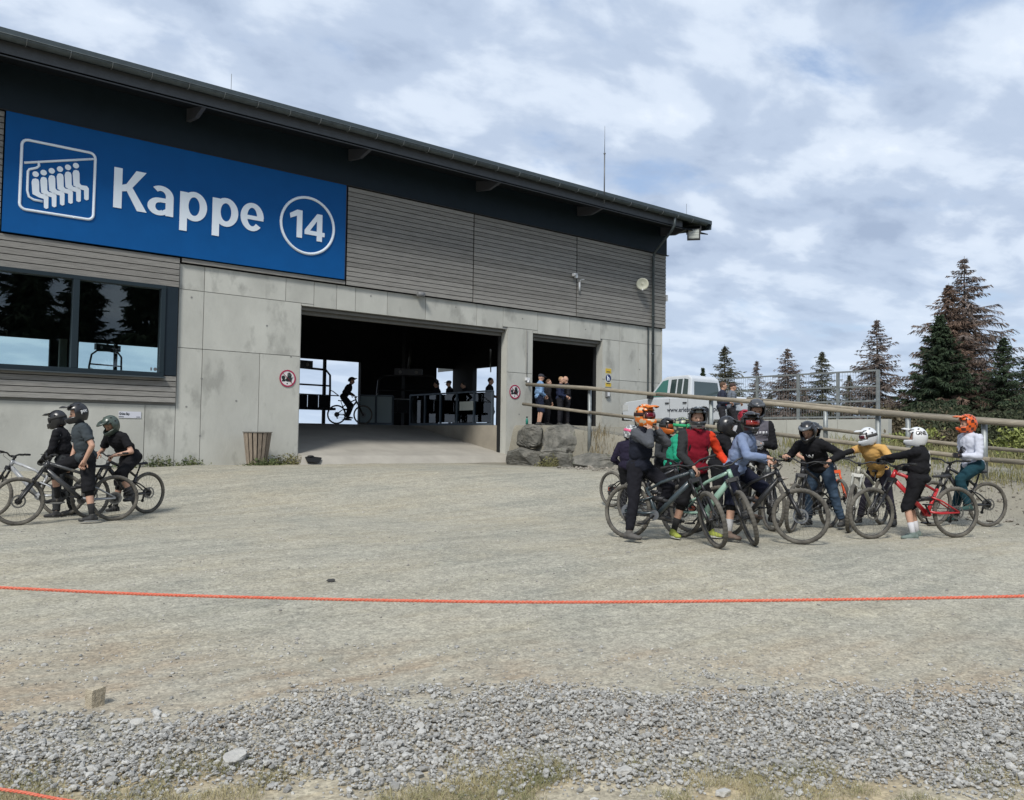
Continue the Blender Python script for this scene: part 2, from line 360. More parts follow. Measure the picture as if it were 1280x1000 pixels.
ok = (RNG.random(n) < .45+1.2*vnoise(x, y, 1.7, 21)+.8*vnoise(x, y, .4, 22)) & (y < 21) & (x < 17) & (abs(l) < t*.68)
x, y = x[ok], y[ok]; S = np.clip(RNG.lognormal(math.log(.0052), .42, len(x)), .003, .02)
tag(scatter('pebbles', x, y, S, mat('dusty pebble', (.33, .315, .29), .95, var=.15, vscale=50, island=.45), seed=5), kind='stuff')
n = 2200; y = RNG.uniform(2, 17, n); x = RNG.uniform(15.0, 17.3, n); S = np.clip(RNG.lognormal(math.log(.016), .6, n), .008, .09)
tag(scatter('bank_rubble', x, y, S, mat('bank rubble', (.23, .21, .18), .95, var=.2, vscale=20, island=.35), seed=6), kind='stuff')

def boulder(name, label, cat, loc, size, seed, m, rot=(0, 0, 0), group=None, sub=2, blocky=.55):
    r = np.random.default_rng(seed); V = (ICO2_V if sub == 2 else ICO_V).copy(); Fx = ICO2_F if sub == 2 else ICO_F
    if sub == 2:                                  # one more subdivision for the big ones
        bm = bmesh.new(); bmesh.ops.create_icosphere(bm, subdivisions=4, radius=1); V = np.array([v.co[:] for v in bm.verts]); Fx = np.array([[v.index for v in f.verts] for f in bm.faces]); bm.free()
    V = np.sign(V)*np.abs(V)**blocky; V /= np.abs(V).max()
    for k in range(9):                            # chop with random planes for quarried faces
        nrm = r.normal(size=3); nrm /= np.linalg.norm(nrm); d = V @ nrm; lim = r.uniform(.72, .98); V = V-np.outer(np.clip(d-lim, 0, None), nrm)
    ph = r.uniform(0, 6, (14, 3)); fr = r.normal(0, 4.5, (14, 3))
    for k in range(14): V = V+V*((.020 if k < 8 else .008)*np.sin(V @ (fr[k]*(1 if k < 8 else 4))+ph[k, 0]))[:, None]
    V = V+r.normal(0, .006, V.shape)
    V = V*np.array(size)/2
    me = numesh(name, V, Fx, m, False); o = link(name, me); o.location = loc; o.rotation_euler = rot; tag(o, label, cat, group); return o
rock_m = mat('quarried rock', (.085, .085, .075), .95, var=.28, vscale=3.4, col2=(.21, .20, .175), bump=1., bscale=7, bdist=.07, wear=((.06, .07, .04), 3.2, .58))
def gpos(px, t, dz=0): x, y = gp(px, t); return (x, y, gzz(x, y)+dz)
lime = mat('pale limestone', (.40, .35, .26), .9, var=.15, vscale=18, bump=.6, bscale=60)
b = MB().box(-.040, -.036, -.03, .040, .036, .10); rb = np.random.default_rng(40)
b.v = [tuple(Vector(v)*(1+rb.uniform(-.07, .07))) for v in b.v]; me = b.mesh('stone_block', lime); bm = bmesh.new(); bm.from_mesh(me); bmesh.ops.subdivide_edges(bm, edges=bm.edges[:], cuts=5, use_grid_fill=True)
for v in bm.verts: v.co += Vector(rb.normal(0, .0016, 3))
bmesh.ops.smooth_vert(bm, verts=bm.verts[:], factor=.35, use_axis_x=True, use_axis_y=True, use_axis_z=True); bm.to_mesh(me); bm.free()
o = link('stone_block', me); o.location = gpos(131, 4.80, 0); o.rotation_euler = (.03, -.02, .35); tag(o, 'small squared beige stone block standing alone at gravel edge', 'stone')
o = boulder('flat_stone', 'flat pale grey stone lying on gravel, biggest near bottom edge', 'stone', gpos(306, 3.98, .02), (.14, .10, .07), 41, mat('pale stone', (.42, .41, .38), .9, var=.12, vscale=14, bump=.5, bscale=50), (0, 0, .4))
boulder('flat_stone', 'smaller flat grey stone near the beige block on gravel', 'stone', gpos(184, 4.5, .015), (.07, .055, .04), 42, MATS['pale stone'])
boulder('dark_stone', 'dark flat stone lying on dirt just beyond the red rope', 'stone', gpos(418, 8.3, .015), (.085, .05, .035), 43, mat('dark stone', (.05, .05, .05), .8, bump=.4), (0, 0, -.4))
boulder('small_stone', 'single tan stone on bare brown earth before the gravel', 'stone', gpos(408, 5.75, .012), (.032, .03, .035), 44, lime)
boulder('flat_stone', 'thick grey stone at the near right gravel border', 'stone', gpos(783, 3.92, .012), (.085, .065, .045), 45, MATS['pale stone'])
boulder('flat_stone', 'grey stone in bare dirt at the bottom edge of the gravel', 'stone', gpos(905, 3.72, .01), (.07, .05, .035), 46, MATS['pale stone'])

# dry grass: blades as one mesh
def blades(name, X, Y, Hh, m, seed, Z=None, w=.0022, spread=.6):
    r = np.random.default_rng(seed); n = len(X); a = r.uniform(0, 6.28, n); b = r.uniform(0, 6.28, n); Z = ground(X, Y)+relief(X, Y) if Z is None else Z
    base = np.stack([X, Y, Z-.005], -1); sd = np.stack([np.cos(a), np.sin(a), 0*a], -1)*w
    lean = np.stack([np.cos(b), np.sin(b), 0*b], -1)*(Hh*r.uniform(.1, spread, n))[:, None]
    mid = base+lean*.35+np.stack([0*a, 0*a, Hh*.6], -1); tip = base+lean+np.stack([0*a, 0*a, Hh*r.uniform(.7, 1, n)], -1)
    V = np.stack([base-sd, base+sd, mid+sd*.8, mid-sd*.8, tip], 1).reshape(-1, 3)
    o = np.arange(n)[:, None]*5; Fq = np.concatenate([o+np.array([[0, 1, 2]]), o+np.array([[0, 2, 3]]), o+np.array([[3, 2, 4]])])
    return tag(link(name, numesh(name, V, Fq, m)), kind='stuff')
grass_m = mat('dry grass', (.15, .16, .07), .9, col2=(.42, .36, .21), vscale=3, island=.3)
n = 190000; l = RNG.uniform(-3.2, 3.4, n); t = RNG.uniform(3.3, 4.2, n); ne, _ = band_edges(l); x, y = lt(l, t)
cl = vnoise(x, y, .33, 31)+.7*vnoise(x, y, .11, 32)
ok = RNG.random(n) < sstep(-.05, .4, cl+.20*(l > -2.2)*(l < .2)-.08)*.55*(1-sstep(.05, .40, t-ne+.3*vnoise(x, y, .2, 33)))*.9
blades('grass', x[ok], y[ok], RNG.uniform(.015, .06, ok.sum()), grass_m, 4, w=.0012, spread=1.6)
n = 19000; y = RNG.uniform(1, 15, n); x = RNG.uniform(16.3, 22, n); cl = vnoise(x, y, .9, 41)
ok = (RNG.random(n) < sstep(-.1, .3, cl-.25*abs(x-17)+.2)) 
blades('verge_grass', x[ok], y[ok], RNG.uniform(.06, .3, ok.sum()), mat('verge grass', (.10, .12, .045), .9, col2=(.30, .26, .13), vscale=1.2, island=.3), 5, w=.006)
# ================================================================ the lift station
YF = 22.0; YB = 38.0; XR = 25.15; XL = -9.0
conc = mat('board-marked concrete', (.43, .43, .392), .85, var=.10, vscale=1.1, stretch=(1, 1, .55), randobj=.06, bump=.25, bscale=14, wear=((.305, .305, .278), 1.6, .55))
concd = mat('concrete backing', (.22, .22, .21), .9, var=.1, vscale=2)
anth = mat('anthracite sheet', (.010, .019, .028), .6, var=.08, vscale=3, spec=.25)
black = mat('black steel', (.012, .013, .014), .6)
zinc = mat('weathered zinc', (.07, .085, .09), .55, .3, var=.2, vscale=5)
wood = mat('weathered larch', (.228, .220, .203), .85, var=.28, vscale=3.0, stretch=(.9, 8, 26), randobj=.16, bump=.4, bscale=16)
woodb = mat('cladding void', (.012, .012, .012), .9)
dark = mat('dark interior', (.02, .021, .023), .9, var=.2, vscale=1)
floor_m = mat('interior concrete floor', (.27, .255, .23), .8, var=.12, vscale=1.4, bump=.15, bscale=30)
st = thing('lift_station', 'long grey lift station with timber cladding, concrete base and open gates', 'building', (0, 0, 0))
# concrete backing wall with its openings, 0.45 m deep
w = MB(); D = YF+.45
for a in [(6.53, .2, 9.89, 5.9), (9.89, 5.17, 17.35, 5.9), (17.35, .2, 18.47, 5.9), (18.47, 5.14, 21.88, 5.9), (21.88, .2, XR, 5.9), (18.47, .2, 21.88, 1.93), (XL, .2, 6.53, 2.29), (9.89, .2, 17.35, .93)]:
    w.box(a[0], YF+.014, a[1], a[2], D, a[3])
w.build('wall', concd, st)
# formwork panels with recessed joints
def panel(x0, z0, x1, z1, y0=YF-.012):
    g = .008; b = MB().box(x0+g, y0, z0+g, x1-g, YF+.012, z1-g)
    for i in range(len(b.v)): b.v[i] = (b.v[i][0]-x0, b.v[i][1], b.v[i][2]-z0)
    o = b.build('concrete_panel', conc, st); o.location = (x0, RNG.uniform(-.0015, .0015), z0); return o
jl, jm, wb = 5.24, 3.72, 5.90
for a in [(6.53, jl, 7.17, wb), (7.17, jl, 9.42, wb), (9.42, jl, 10.27, wb), (6.53, jm, 7.17, jl), (7.17, jm, 9.89, jl), (6.53, .2, 7.17, jm), (7.17, .2, 8.72, jm), (8.72, .2, 9.89, jm), (9.89, 5.17, 10.27, jl),
          (10.27, 5.17, 10.98, wb), (10.98, 5.17, 11.59, wb), (11.59, 5.17, 12.67, wb), (12.67, 5.17, 14.05, wb), (14.05, 5.17, 16.05, wb), (16.05, 5.17, 17.15, wb),
          (17.15, 5.25, 18.69, wb), (17.35, jm, 18.18, 5.25), (18.18, jm, 18.47, 5.25), (17.35, .2, 18.47, jm), (18.69, 5.14, 20.2, wb), (20.2, 5.14, 21.77, wb),
          (21.77, 5.22, 22.79, wb), (22.79, 5.22, 24.34, wb), (24.34, 5.22, XR, wb), (21.88, jm, 22.79, 5.22), (22.79, jm, 23.83, 5.22), (23.83, jm, 24.34, 5.22), (24.34, jm, XR, 5.22),
          (21.88, .9, 22.79, jm), (22.79, .9, 24.34, jm), (24.34, .9, XR, jm), (18.47, 5.14, 18.69, 5.25),
          (5.79, .2, 6.53, 2.22), (2.5, .2, 5.79, 2.22), (-2, .2, 2.5, 2.22), (XL, .2, -2, 2.22)]: panel(*a)
# reveals of the gates
for (x0, x1, z0, z1) in ((9.89, 17.35, .93, 5.17), (18.47, 21.88, 1.93, 5.14)):
    MB().box(x1-.012, YF, z0, x1+.0, D, z1).build('reveal_panel', conc, st)
    MB().box(x0, YF, z0, x0+.012, D, z1).build('reveal_panel', conc, st)
    s = MB().box(x0+.02, YF+.12, z1-.10, x1-.02, YF+.20, z1-.02).box(x0+.02, YF+.26, z1-.20, x1-.02, YF+.40, z1-.06); s.build('shutter_housing', mat('shutter steel', (.16, .155, .14), .55, .4, var=.1), st)
    MB().box(x1-.09, YF+.30, z0, x1-.014, YF+.40, z1).build('shutter_rail', black, st)
    MB().box(x0+.014, YF+.30, z0, x0+.09, YF+.40, z1).build('shutter_rail', black, st)
# tie holes and rain streak knobs in the concrete
for (x, z) in ((7.17, 2.95), (7.17, 1.45), (8.9, 4.5), (8.1, 2.4), (6.8, 2.2), (12.1, 5.7), (15.2, 5.7), (17.9, 2.3), (18.0, 5.6), (9.62, 3.70), (6.85, 5.05), (18.22, 4.4), (21.0, 5.5), (22.3, 3.4), (23.9, 4.2)):
    MB().tube([(x, YF-.018, z), (x, YF-.005, z)], .028, 10).build('tie_cap', concd, st)
# timber cladding: planks on a dark void
def planks(x0, x1, z0, z1, pitch=.1415, y=21.90):
    k = max(1, round((z1-z0)/pitch)); p = (z1-z0)/k
    MB().box(x0, y+.045, z0, x1, YF+.005, z1).build('cladding_void', woodb, st)
    for i in range(k):
        zc = z0+i*p; L_ = x1-x0; tri = .0
        b = MB().add([(0, 0, 0), (L_, 0, 0), (L_, .028, .004), (0, .028, .004), (0, .006, p-.018), (L_, .006, p-.018), (L_, .028, p-.022), (0, .028, p-.022)],
                     [(0, 3, 2, 1), (4, 5, 6, 7), (0, 1, 5, 4), (1, 2, 6, 5), (2, 3, 7, 6), (3, 0, 4, 7)])
        o = b.build('plank', wood, st); o.location = (x0, y+RNG.uniform(-.002, .002), zc+.004)
planks(11.24, 15.80, 5.92, 8.84); planks(15.84, 20.43, 5.92, 8.84); planks(20.47, 25.32, 5.92, 8.84)
planks(-2.2, 2.52, 6.05, 8.84); planks(XL, 6.50, 5.26, 6.03); planks(XL, 6.50, 2.29, 2.97)
MB().box(6.56, 21.905, 5.93, 11.2, 21.96, 6.03).build('plank', wood, st)
# cladding on the right flank (seen from the side)
MB().box(XR, 21.95, .9, XR+.02, 32.4, 5.9).box(XR, 32.4, 5.0, XR+.02, YB, 5.9).box(XR, 34.4, .9, XR+.02, 35.9, 5.0).build('side_wall', conc, st)
planks_side = MB(); planks_side.box(25.28, 21.93, 5.92, 25.32, YB, 8.84); planks_side.build('side_cladding', wood, st)
# anthracite band above the cladding, soffit, eaves
MB().box(XL, 21.88, 8.87, 25.34, YF+.2, 10.1).build('fascia_band', anth, st)
MB().box(XL, 21.84, 8.845, 25.44, 21.95, 8.868).build('drip_flashing', black, st)
EY = 20.5
so = MB(); so.add([(XL, EY+.10, 9.62), (26.3, EY+.10, 9.62), (26.3, 22.2, 10.02), (XL, 22.2, 10.02), (XL, EY+.10, 9.66), (26.3, EY+.10, 9.66), (26.3, 22.2, 10.06), (XL, 22.2, 10.06)],
                  [(0, 1, 2, 3), (4, 7, 6, 5), (0, 4, 5, 1), (1, 5, 6, 2), (2, 6, 7, 3), (3, 7, 4, 0)]); so.build('soffit', mat('dark soffit', (.008, .011, .015), .8, spec=.2), st)
MB().box(XL, EY+.10, 9.60, 24.75, EY+.14, 9.93).build('eaves_board', mat('eaves board', (.06, .066, .074), .6, var=.1), st)
rf = MB(); roof_s = .09
def roofz(y): return 10.0+(y-EY)*roof_s
rf.add([(XL, EY-.02, 10.02), (26.4, EY-.02, 10.02), (26.4, YB+1, roofz(YB+1)), (XL, YB+1, roofz(YB+1)), (XL, EY-.02, 10.17), (26.4, EY-.02, 10.17), (26.4, YB+1, roofz(YB+1)+.16), (XL, YB+1, roofz(YB+1)+.16)],
       [(0, 1, 2, 3), (4, 7, 6, 5), (0, 4, 5, 1), (1, 5, 6, 2), (2, 6, 7, 3), (3, 7, 4, 0)]); rf.build('roof', mat('roof edge sheet', (.055, .072, .08), .55, .2, var=.1, vscale=4), st)
MB().bar((26.38, EY, 9.99), (26.38, 30, 9.99+9.5*roof_s), .05, .34).build('verge_board', mat('roof edge sheet', (0, 0, 0)), st)
MB().box(24.9, 21.95, 8.87, 25.32, 30, 10.4).build('gable_band', anth, st)
# gutter: half-round trough, with straps
g = MB(); pts = []; n = 9; gy0, gz0, gr = EY-.06, 9.99, .105
for i in range(n+1): a = math.pi+math.pi*i/n; pts.append((gy0+gr*math.cos(a), gz0+gr*math.sin(a)))
vs = []; inn = [(gy0+(y-gy0)*.93, gz0+(z-gz0)*.93) for y, z in pts]; prof = pts+inn[::-1]
for x in (XL, 25.98): vs += [(x, y, z) for y, z in prof]
m_ = len(prof); g.add(vs, [(i, (i+1) % m_, m_+(i+1) % m_, m_+i) for i in range(m_)]+[tuple(range(m_)), tuple(range(m_, 2*m_))[::-1]], 0, False)
g.tube([(XL, gy0-gr, gz0), (25.98, gy0-gr, gz0)], .012, 6); g.build('gutter', zinc, st)
x = -1.6
strap_me = None
while x < 25.9:
    b = MB(); k = 8
    for i in range(k): a0 = math.pi+math.pi*i/k; a1 = math.pi+math.pi*(i+1)/k; rr = gr+.006; b.bar((0, gy0+rr*math.cos(a0), gz0+rr*math.sin(a0)), (0, gy0+rr*math.cos(a1), gz0+rr*math.sin(a1)), .035, .006, hint=(1, 0, 0))
    if strap_me is None: strap_me = b.mesh('gutter_strap', mat('bright zinc', (.30, .32, .33), .4, .6))
    o = link('gutter_strap', strap_me, st); o.location = (x, 0, 0); x += .86
for x in (2.0, 6.6, 11.25, 15.9, 20.47, 25.0):       # tapered outriggers under the eaves
    b = MB(); b.poly([(x-.05, 21.88, 9.60), (x-.05, 21.88, 9.97), (x-.05, EY+.14, 9.62), (x-.05, EY+.14, 9.60), (x-.05, 21.2, 9.50)], (.10, 0, 0)); b.build('outrigger', mat('steel outrigger', (.075, .08, .095), .5, .2), st)
# solar module edges on the roof
for (x0, x1) in ((-3.0, 2.2), (2.45, 7.08), (7.40, 12.0), (12.08, 16.3), (16.4, 20.2), (20.5, 23.6)):
    y0 = EY+.25; MB().add([(x0, y0, roofz(y0)+.21), (x1, y0, roofz(y0)+.21), (x1, y0+3.3, roofz(y0+3.3)+.23), (x0, y0+3.3, roofz(y0+3.3)+.23), (x0, y0, roofz(y0)+.255), (x1, y0, roofz(y0)+.255), (x1, y0+3.3, roofz(y0+3.3)+.275), (x0, y0+3.3, roofz(y0+3.3)+.275)],
       [(0, 1, 2, 3), (4, 7, 6, 5), (0, 4, 5, 1), (1, 5, 6, 2), (2, 6, 7, 3), (3, 7, 4, 0)]).build('solar_module', mat('aluminium edge', (.5, .52, .53), .4, .6), st)
# lightning mast and small air terminals
MB().tube([(20.4, EY-.02, 9.75), (20.4, EY-.02, 11.5)], .022, 8).tube([(20.4, EY-.02, 11.5), (20.4, EY-.02, 12.5)], [.012, .006], 6).ell((20.4, EY-.02, 11.52), .04).build('lightning_mast', mat('mast steel', (.14, .145, .15), .5, .5), st)
for x in (7.22, 24.93, 1.4): MB().tube([(x, EY+.05, 10.1), (x, EY+.05, 10.60)], .007, 5).build('air_terminal', MATS['mast steel'], st)
# downpipe
MB().tube([(24.12, EY-.06, 9.92), (24.12, EY-.04, 9.60), (24.14, EY+.12, 9.42), (24.42, 21.68, 8.85), (24.45, 21.80, 8.65), (24.45, 21.80, 1.8)], .052, 12).build('downpipe', zinc, st)
for z in (7.9, 6.3, 4.8, 3.0): MB().tube([(24.45, 21.80, z), (24.45, 21.80, z+.05)], .062, 12).build('pipe_clamp', zinc, st)
MB().box(24.33, 21.93, 1.7, 24.37, 21.98, 5.9).build('lightning_conductor', zinc, st)
# window strip on the left
wn_ = MB(); yw = 21.86
for a in [(XL, 5.16, 6.18, 5.255), (XL, 2.93, 6.18, 3.04), (4.06, 3.04, 4.20, 5.16), (6.07, 3.04, 6.18, 5.16), (-1.2, 3.04, -1.06, 5.16)]: wn_.box(a[0], yw, a[1], a[2], yw+.22, a[3])
fr = wn_.build('window_frame', mat('window frame', (.012, .022, .029), .45, spec=.35), st); bevel(fr, .006, 1)
MB().box(6.185, 21.90, 2.98, 6.49, YF+.1, 5.25).build('window_cheek', anth, st)
MB().box(XL, yw-.09, 2.895, 6.20, yw+.1, 2.925).build('window_sill', mat('sill aluminium', (.10, .12, .13), .35, .5), st)
for a in [(4.20, 6.07), (-1.06, 4.06), (XL, -1.2)]: MB().box(a[0], yw+.10, 3.04, a[1], yw+.108, 5.16).build('pane', glass('window glass', (.78, .88, .88), 1.3), st)
MB().tube([(6.0, yw+.097, 3.12), (6.0, yw+.099, 3.12)], .045, 14).box(5.88, yw+.095, 3.08, 5.92, yw+.099, 3.16).build('pane_sticker', mat('grey sticker', (.12, .13, .14), .6), st)
# interior: floor, ramp, dark walls, far openings
FL = 1.92
fm = MB(); fm.box(XL, 28.1, FL-.15, XR, YB, FL).box(17.38, D+.002, FL-.15, XR, 28.098, FL); fm.build('floor', floor_m, st)
rp = MB(); rp.add([(9.6, 21.2, .62), (17.35, 21.4, .60), (17.35, 21.75, .90), (9.9, 21.7, .93), (9.9, 28.1, FL-.002), (17.35, 28.1, FL-.002), (9.6, 21.2, .3), (17.35, 21.4, .3), (9.9, 28.1, .3), (17.35, 28.1, .3)],
                  [(0, 1, 2, 3), (3, 2, 5, 4), (6, 7, 1, 0), (4, 5, 9, 8), (6, 0, 3), (8, 6, 3, 4), (7, 9, 5, 2, 1)]); rp.build('ramp', mat('pale ramp concrete', (.34, .32, .28), .85, var=.1, vscale=1.5, bump=.2, bscale=25), st)
MB().box(10.4, 21.18, .58, 17.35, 21.20, .68).build('ramp_edge', mat('edge steel', (.20, .18, .15), .7, .3), st)
MB().box(17.36, D+.01, .3, 17.60, 28.1, FL-.003).build('ramp_wall', mat('ramp wall concrete', (.30, .27, .22), .9, var=.15, vscale=1.2), st)
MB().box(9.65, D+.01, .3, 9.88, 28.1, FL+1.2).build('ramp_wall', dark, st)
iw = MB(); H2 = 10.0
# back wall with openings; z 1.92..5.02
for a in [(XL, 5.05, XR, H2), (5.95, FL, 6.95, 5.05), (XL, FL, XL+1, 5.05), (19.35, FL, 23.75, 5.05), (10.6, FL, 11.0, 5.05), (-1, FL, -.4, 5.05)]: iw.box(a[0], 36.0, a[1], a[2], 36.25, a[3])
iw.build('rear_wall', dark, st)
for x in (17.45, 14.2, 8.3): MB().box(x-.06, 35.95, FL, x+.06, 36.1, 5.05).build('mullion', dark, st)
sw = MB()
for a in [(22.5, 32.4, 2.0, H2), (34.4, 36.2, 2.0, H2)]: sw.box(XR-.25, a[0], a[2], XR-.01, a[1], a[3])
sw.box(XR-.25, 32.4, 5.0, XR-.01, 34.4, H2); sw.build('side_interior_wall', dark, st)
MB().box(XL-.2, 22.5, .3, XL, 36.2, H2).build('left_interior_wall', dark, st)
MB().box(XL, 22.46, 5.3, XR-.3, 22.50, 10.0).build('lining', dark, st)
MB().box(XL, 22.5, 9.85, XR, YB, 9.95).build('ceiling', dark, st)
for y in (25, 28.5, 32): MB().box(XL, y, 7.2, XR-.3, y+.3, 7.8).build('roof_beam', dark, st)
for x in (13.2, 20.6): MB().box(x-.15, 33.7, FL, x+.15, 34.0, 7.2).build('column', dark, st)
MB().tube([(17.4, 23, 4.55), (25, 33, 4.75)], .03, 6).build('cable_tray', MATS['mast steel'], st)
MB().box(6.2, 35.5, FL, 6.45, 35.75, 5.05).build('column', mat('column paint', (.45, .47, .42), .6), st)
MB().box(XL, 22.5, FL-.2, 9.6, 28.098, FL-.001).build('floor', floor_m, st)
MB().box(17.2, 29.0, 6.15, 17.8, 29.4, 6.2).build('skylight_slot', dark, st)

# ---------------------------------------------------------------- the station sign
blue = mat('blue sign paint', (.003, .080, .265), .6, var=.05, vscale=2, spec=.15)
white = mat('white sign film', (.76, .83, .90), .5)
sg = thing('station_sign', 'large blue sign with white lettering Kappe, 14 and a chairlift pictogram', 'sign', (2.55, 21.88, 6.06))
SX, SZ = 2.55, 6.06
MB().box(0, -.03, 0, 8.59, .03, 2.78).build('panel', blue, sg)
MB().box(-.02, -.02, 2.78, 8.62, .03, 2.80).box(8.59, -.02, 0, 8.62, .03, 2.78).build('panel_edge', mat('sign edge', (.02, .03, .06), .5), sg)
class Glyph:                                        # flat bold strokes, each a millimetre behind the last
    def __init__(g, name): g.b = MB(); g.n = 0; g.name = name
    def y(g): g.n += 1; return -.052+.0015*g.n
    def poly(g, pts): y = g.y(); g.b.poly([(x-SX, y, z-SZ) for x, z in pts], (0, .018, 0)); return g
    def rect(g, x0, z0, x1, z1): return g.poly([(x0, z0), (x1, z0), (x1, z1), (x0, z1)])
    def arc(g, cx, cz, rx, rz, w, a0, a1, wz=None, n=30):
        y = g.y(); wz = wz or w; P = []
        for i in range(n+1): a = R(a0+(a1-a0)*i/n); P.append(((cx+rx*math.cos(a), cz+rz*math.sin(a)), (cx+(rx-w)*math.cos(a), cz+(rz-wz)*math.sin(a))))
        for (o0, i0), (o1, i1) in zip(P, P[1:]): g.b.poly([(q[0]-SX, y, q[1]-SZ) for q in (o0, o1, i1, i0)], (0, .018, 0))
        return g
    def done(g): return g.b.build(g.name, white, sg)
bl, xh, cp, ds = 7.03, 7.78, 8.03, 6.73
g = Glyph('letter'); g.rect(4.86, bl, 5.05, cp); g.poly([(5.05, 7.50), (5.37, cp), (5.61, cp), (5.22, 7.50)]); g.poly([(5.05, 7.62), (5.05, 7.46), (5.22, 7.50), (5.14, 7.66)]); g.poly([(5.10, 7.60), (5.41, bl), (5.64, bl), (5.26, 7.64)]); g.done()
g = Glyph('letter'); g.rect(6.09, bl, 6.28, 7.52); g.arc(5.97, 7.50, .31, .28, .185, 0, 128, .13); g.arc(5.93, 7.245, .275, .225, .185, 80, 310, .12); g.rect(5.93, 7.36, 6.10, 7.47); g.poly([(6.05, 7.04), (6.12, 7.10), (6.12, 7.22), (6.02, 7.16)]); g.done()
for x in (6.44, 7.27):
    g = Glyph('letter'); g.rect(x, ds, x+.185, 7.74); g.arc(x+.36, 7.40, .33, .385, .185, -180, 180, .14); g.done()
g = Glyph('letter'); g.arc(8.345, 7.40, .32, .385, .18, 0, 318, .13); g.rect(8.18, 7.33, 8.66, 7.44); g.done()
g = Glyph('digit'); g.rect(9.63, 7.06, 9.79, 7.84); g.poly([(9.63, 7.84), (9.42, 7.71), (9.44, 7.58), (9.63, 7.67)]); g.done()
g = Glyph('digit'); g.rect(10.24, 7.04, 10.40, 7.82); g.rect(9.87, 7.19, 10.48, 7.31); g.poly([(9.87, 7.31), (10.24, 7.82), (10.30, 7.70), (10.03, 7.31)]); g.done()
def stroke(pts, r, name='pictogram_line', closed=False):
    MB().tube([(x-SX, -.038, z-SZ) for x, z in pts], r, 8, closed=closed).build(name, white, sg)
stroke([(9.965+.80*math.cos(a), 7.44+.80*math.sin(a)) for a in np.linspace(0, 2*math.pi, 49)[:-1]], .04, 'ring', True)
rc = []
for cx, cz, a0 in ((4.30, 8.13, 0), (3.01, 8.13, 90), (3.01, 6.76, 180), (4.30, 6.76, 270)):
    rc += [(cx+.13*math.cos(R(a0+i*22.5)), cz+.13*math.sin(R(a0+i*22.5))) for i in range(5)]
stroke(rc, .032, 'pictogram_frame', True)
PICTO = [[(92, 305), (880, 262)], [(255, 300), (262, 340), (235, 362), (150, 380), (135, 400), (128, 620), (145, 690), (200, 725), (300, 745)]]
def pz(u, v):                                     # pictogram drawing grid -> sign plane
    px, py = 20+u*.11, 170+v*.11; k = (px-640)/FPX; q = _f+_r*k-_u*((py-500)/FPX); s_ = 21.85/q.y; return (q.x*s_, CAMH+q.z*s_)
for p in PICTO: stroke([pz(*q) for q in p], .028)
heads = [(222, 435), (313, 417), (405, 397), (499, 377), (590, 357), (680, 338)]
for i, (hx, hy) in enumerate(heads):
    c = pz(hx, hy); e = MB(); e.tube([(c[0]-SX, -.045, c[1]-SZ), (c[0]-SX, -.031, c[1]-SZ)], .066, 16)
    w0 = 38 if i else 46
    body = [(hx-w0, hy+85), (hx-w0+12, hy+55), (hx, hy+48), (hx+30, hy+60), (hx+40, hy+90), (hx+42, hy+200), (hx+60, hy+222), (hx+125, hy+232), (hx+146, hy+262), (hx+144, hy+385), (hx+120, hy+395), (hx+95, hy+380), (hx+92, hy+280), (hx+40, hy+265), (hx-w0+10, hy+225)]
    e.poly([(pz(u, v)[0]-SX, -.045, pz(u, v)[1]-SZ) for u, v in body], (0, .014, 0)); e.build('seated_figure', white, sg)

# small fittings on the facade
def lamp_box(px, name, label, x, y, z, w_, h_, rz):
    t_ = thing(name, label, 'floodlight', (x, y, z), rz)
    b = MB().box(-w_/2, -.07, -h_/2, w_/2, .06, h_/2); b.build('housing', black, t_)
    MB().box(-w_/2+.05, -.076, -h_/2+.05, w_/2-.05, -.0705, h_/2-.05).build('lens', mat('lamp lens', (.35, .37, .34), .25), t_)
    for k in (-1, 0, 1): MB().box(-w_/2+.06, -.081, k*h_*.22-.008, w_/2-.06, -.0765, k*h_*.22+.008).build('reflector_bar', mat('lamp bar', (.6, .62, .58), .3), t_)
    MB().bar((-w_/2-.02, 0, 0), (-w_/2-.02, .02, h_/2+.12), .02, .03).bar((w_/2+.02, 0, 0), (w_/2+.02, .02, h_/2+.12), .02, .03).box(-w_/2-.03, .0, h_/2+.11, w_/2+.03, .04, h_/2+.13).build('bracket', black, t_)
    return t_
lamp_box(0, 'floodlight', 'square floodlight hung under the right end of the eaves', 25.45, 20.62, 9.50, .50, .44, R(-50))
t_ = thing('wall_spotlight', 'small grey spotlight mounted on concrete above the wide gate', 'spotlight', (13.78, 21.86, 5.93))
MB().tube([(0, .13, .02), (0, .0, .02)], .03, 8).build('arm', black, t_); MB().tube([(-.13, -.02, 0), (.10, -.05, -.02)], [.07, .085], 12).build('housing', mat('lamp grey', (.16, .165, .17), .5), t_)
t_ = thing('security_camera', 'white camera on the cladding beside the joint, above the antenna', 'camera', (20.26, 21.82, 7.36))
MB().tube([(.16, .06, .08), (-.12, -.06, .02)], .055, 10).build('housing', mat('white plastic', (.6, .61, .62), .4), t_); MB().box(.05, .0, -.06, .17, .08, .06).build('mount', MATS['white plastic'], t_)
t_ = thing('radio_antenna', 'short white antenna with a bent arm on the timber cladding', 'antenna', (20.53, 21.84, 7.0))
MB().tube([(0, 0, -.16), (0, 0, .16)], .035, 10).build('antenna_tube', MATS['white plastic'], t_); MB().tube([(0, 0, .16), (.06, 0, .26), (.2, -.04, .29)], .012, 6).build('arm', MATS['white plastic'], t_)
t_ = thing('satellite_dish', 'round cream satellite dish on the cladding beside the downpipe', 'dish', (23.62, 21.60, 7.46), R(-48))
dm = MB(); n = 28
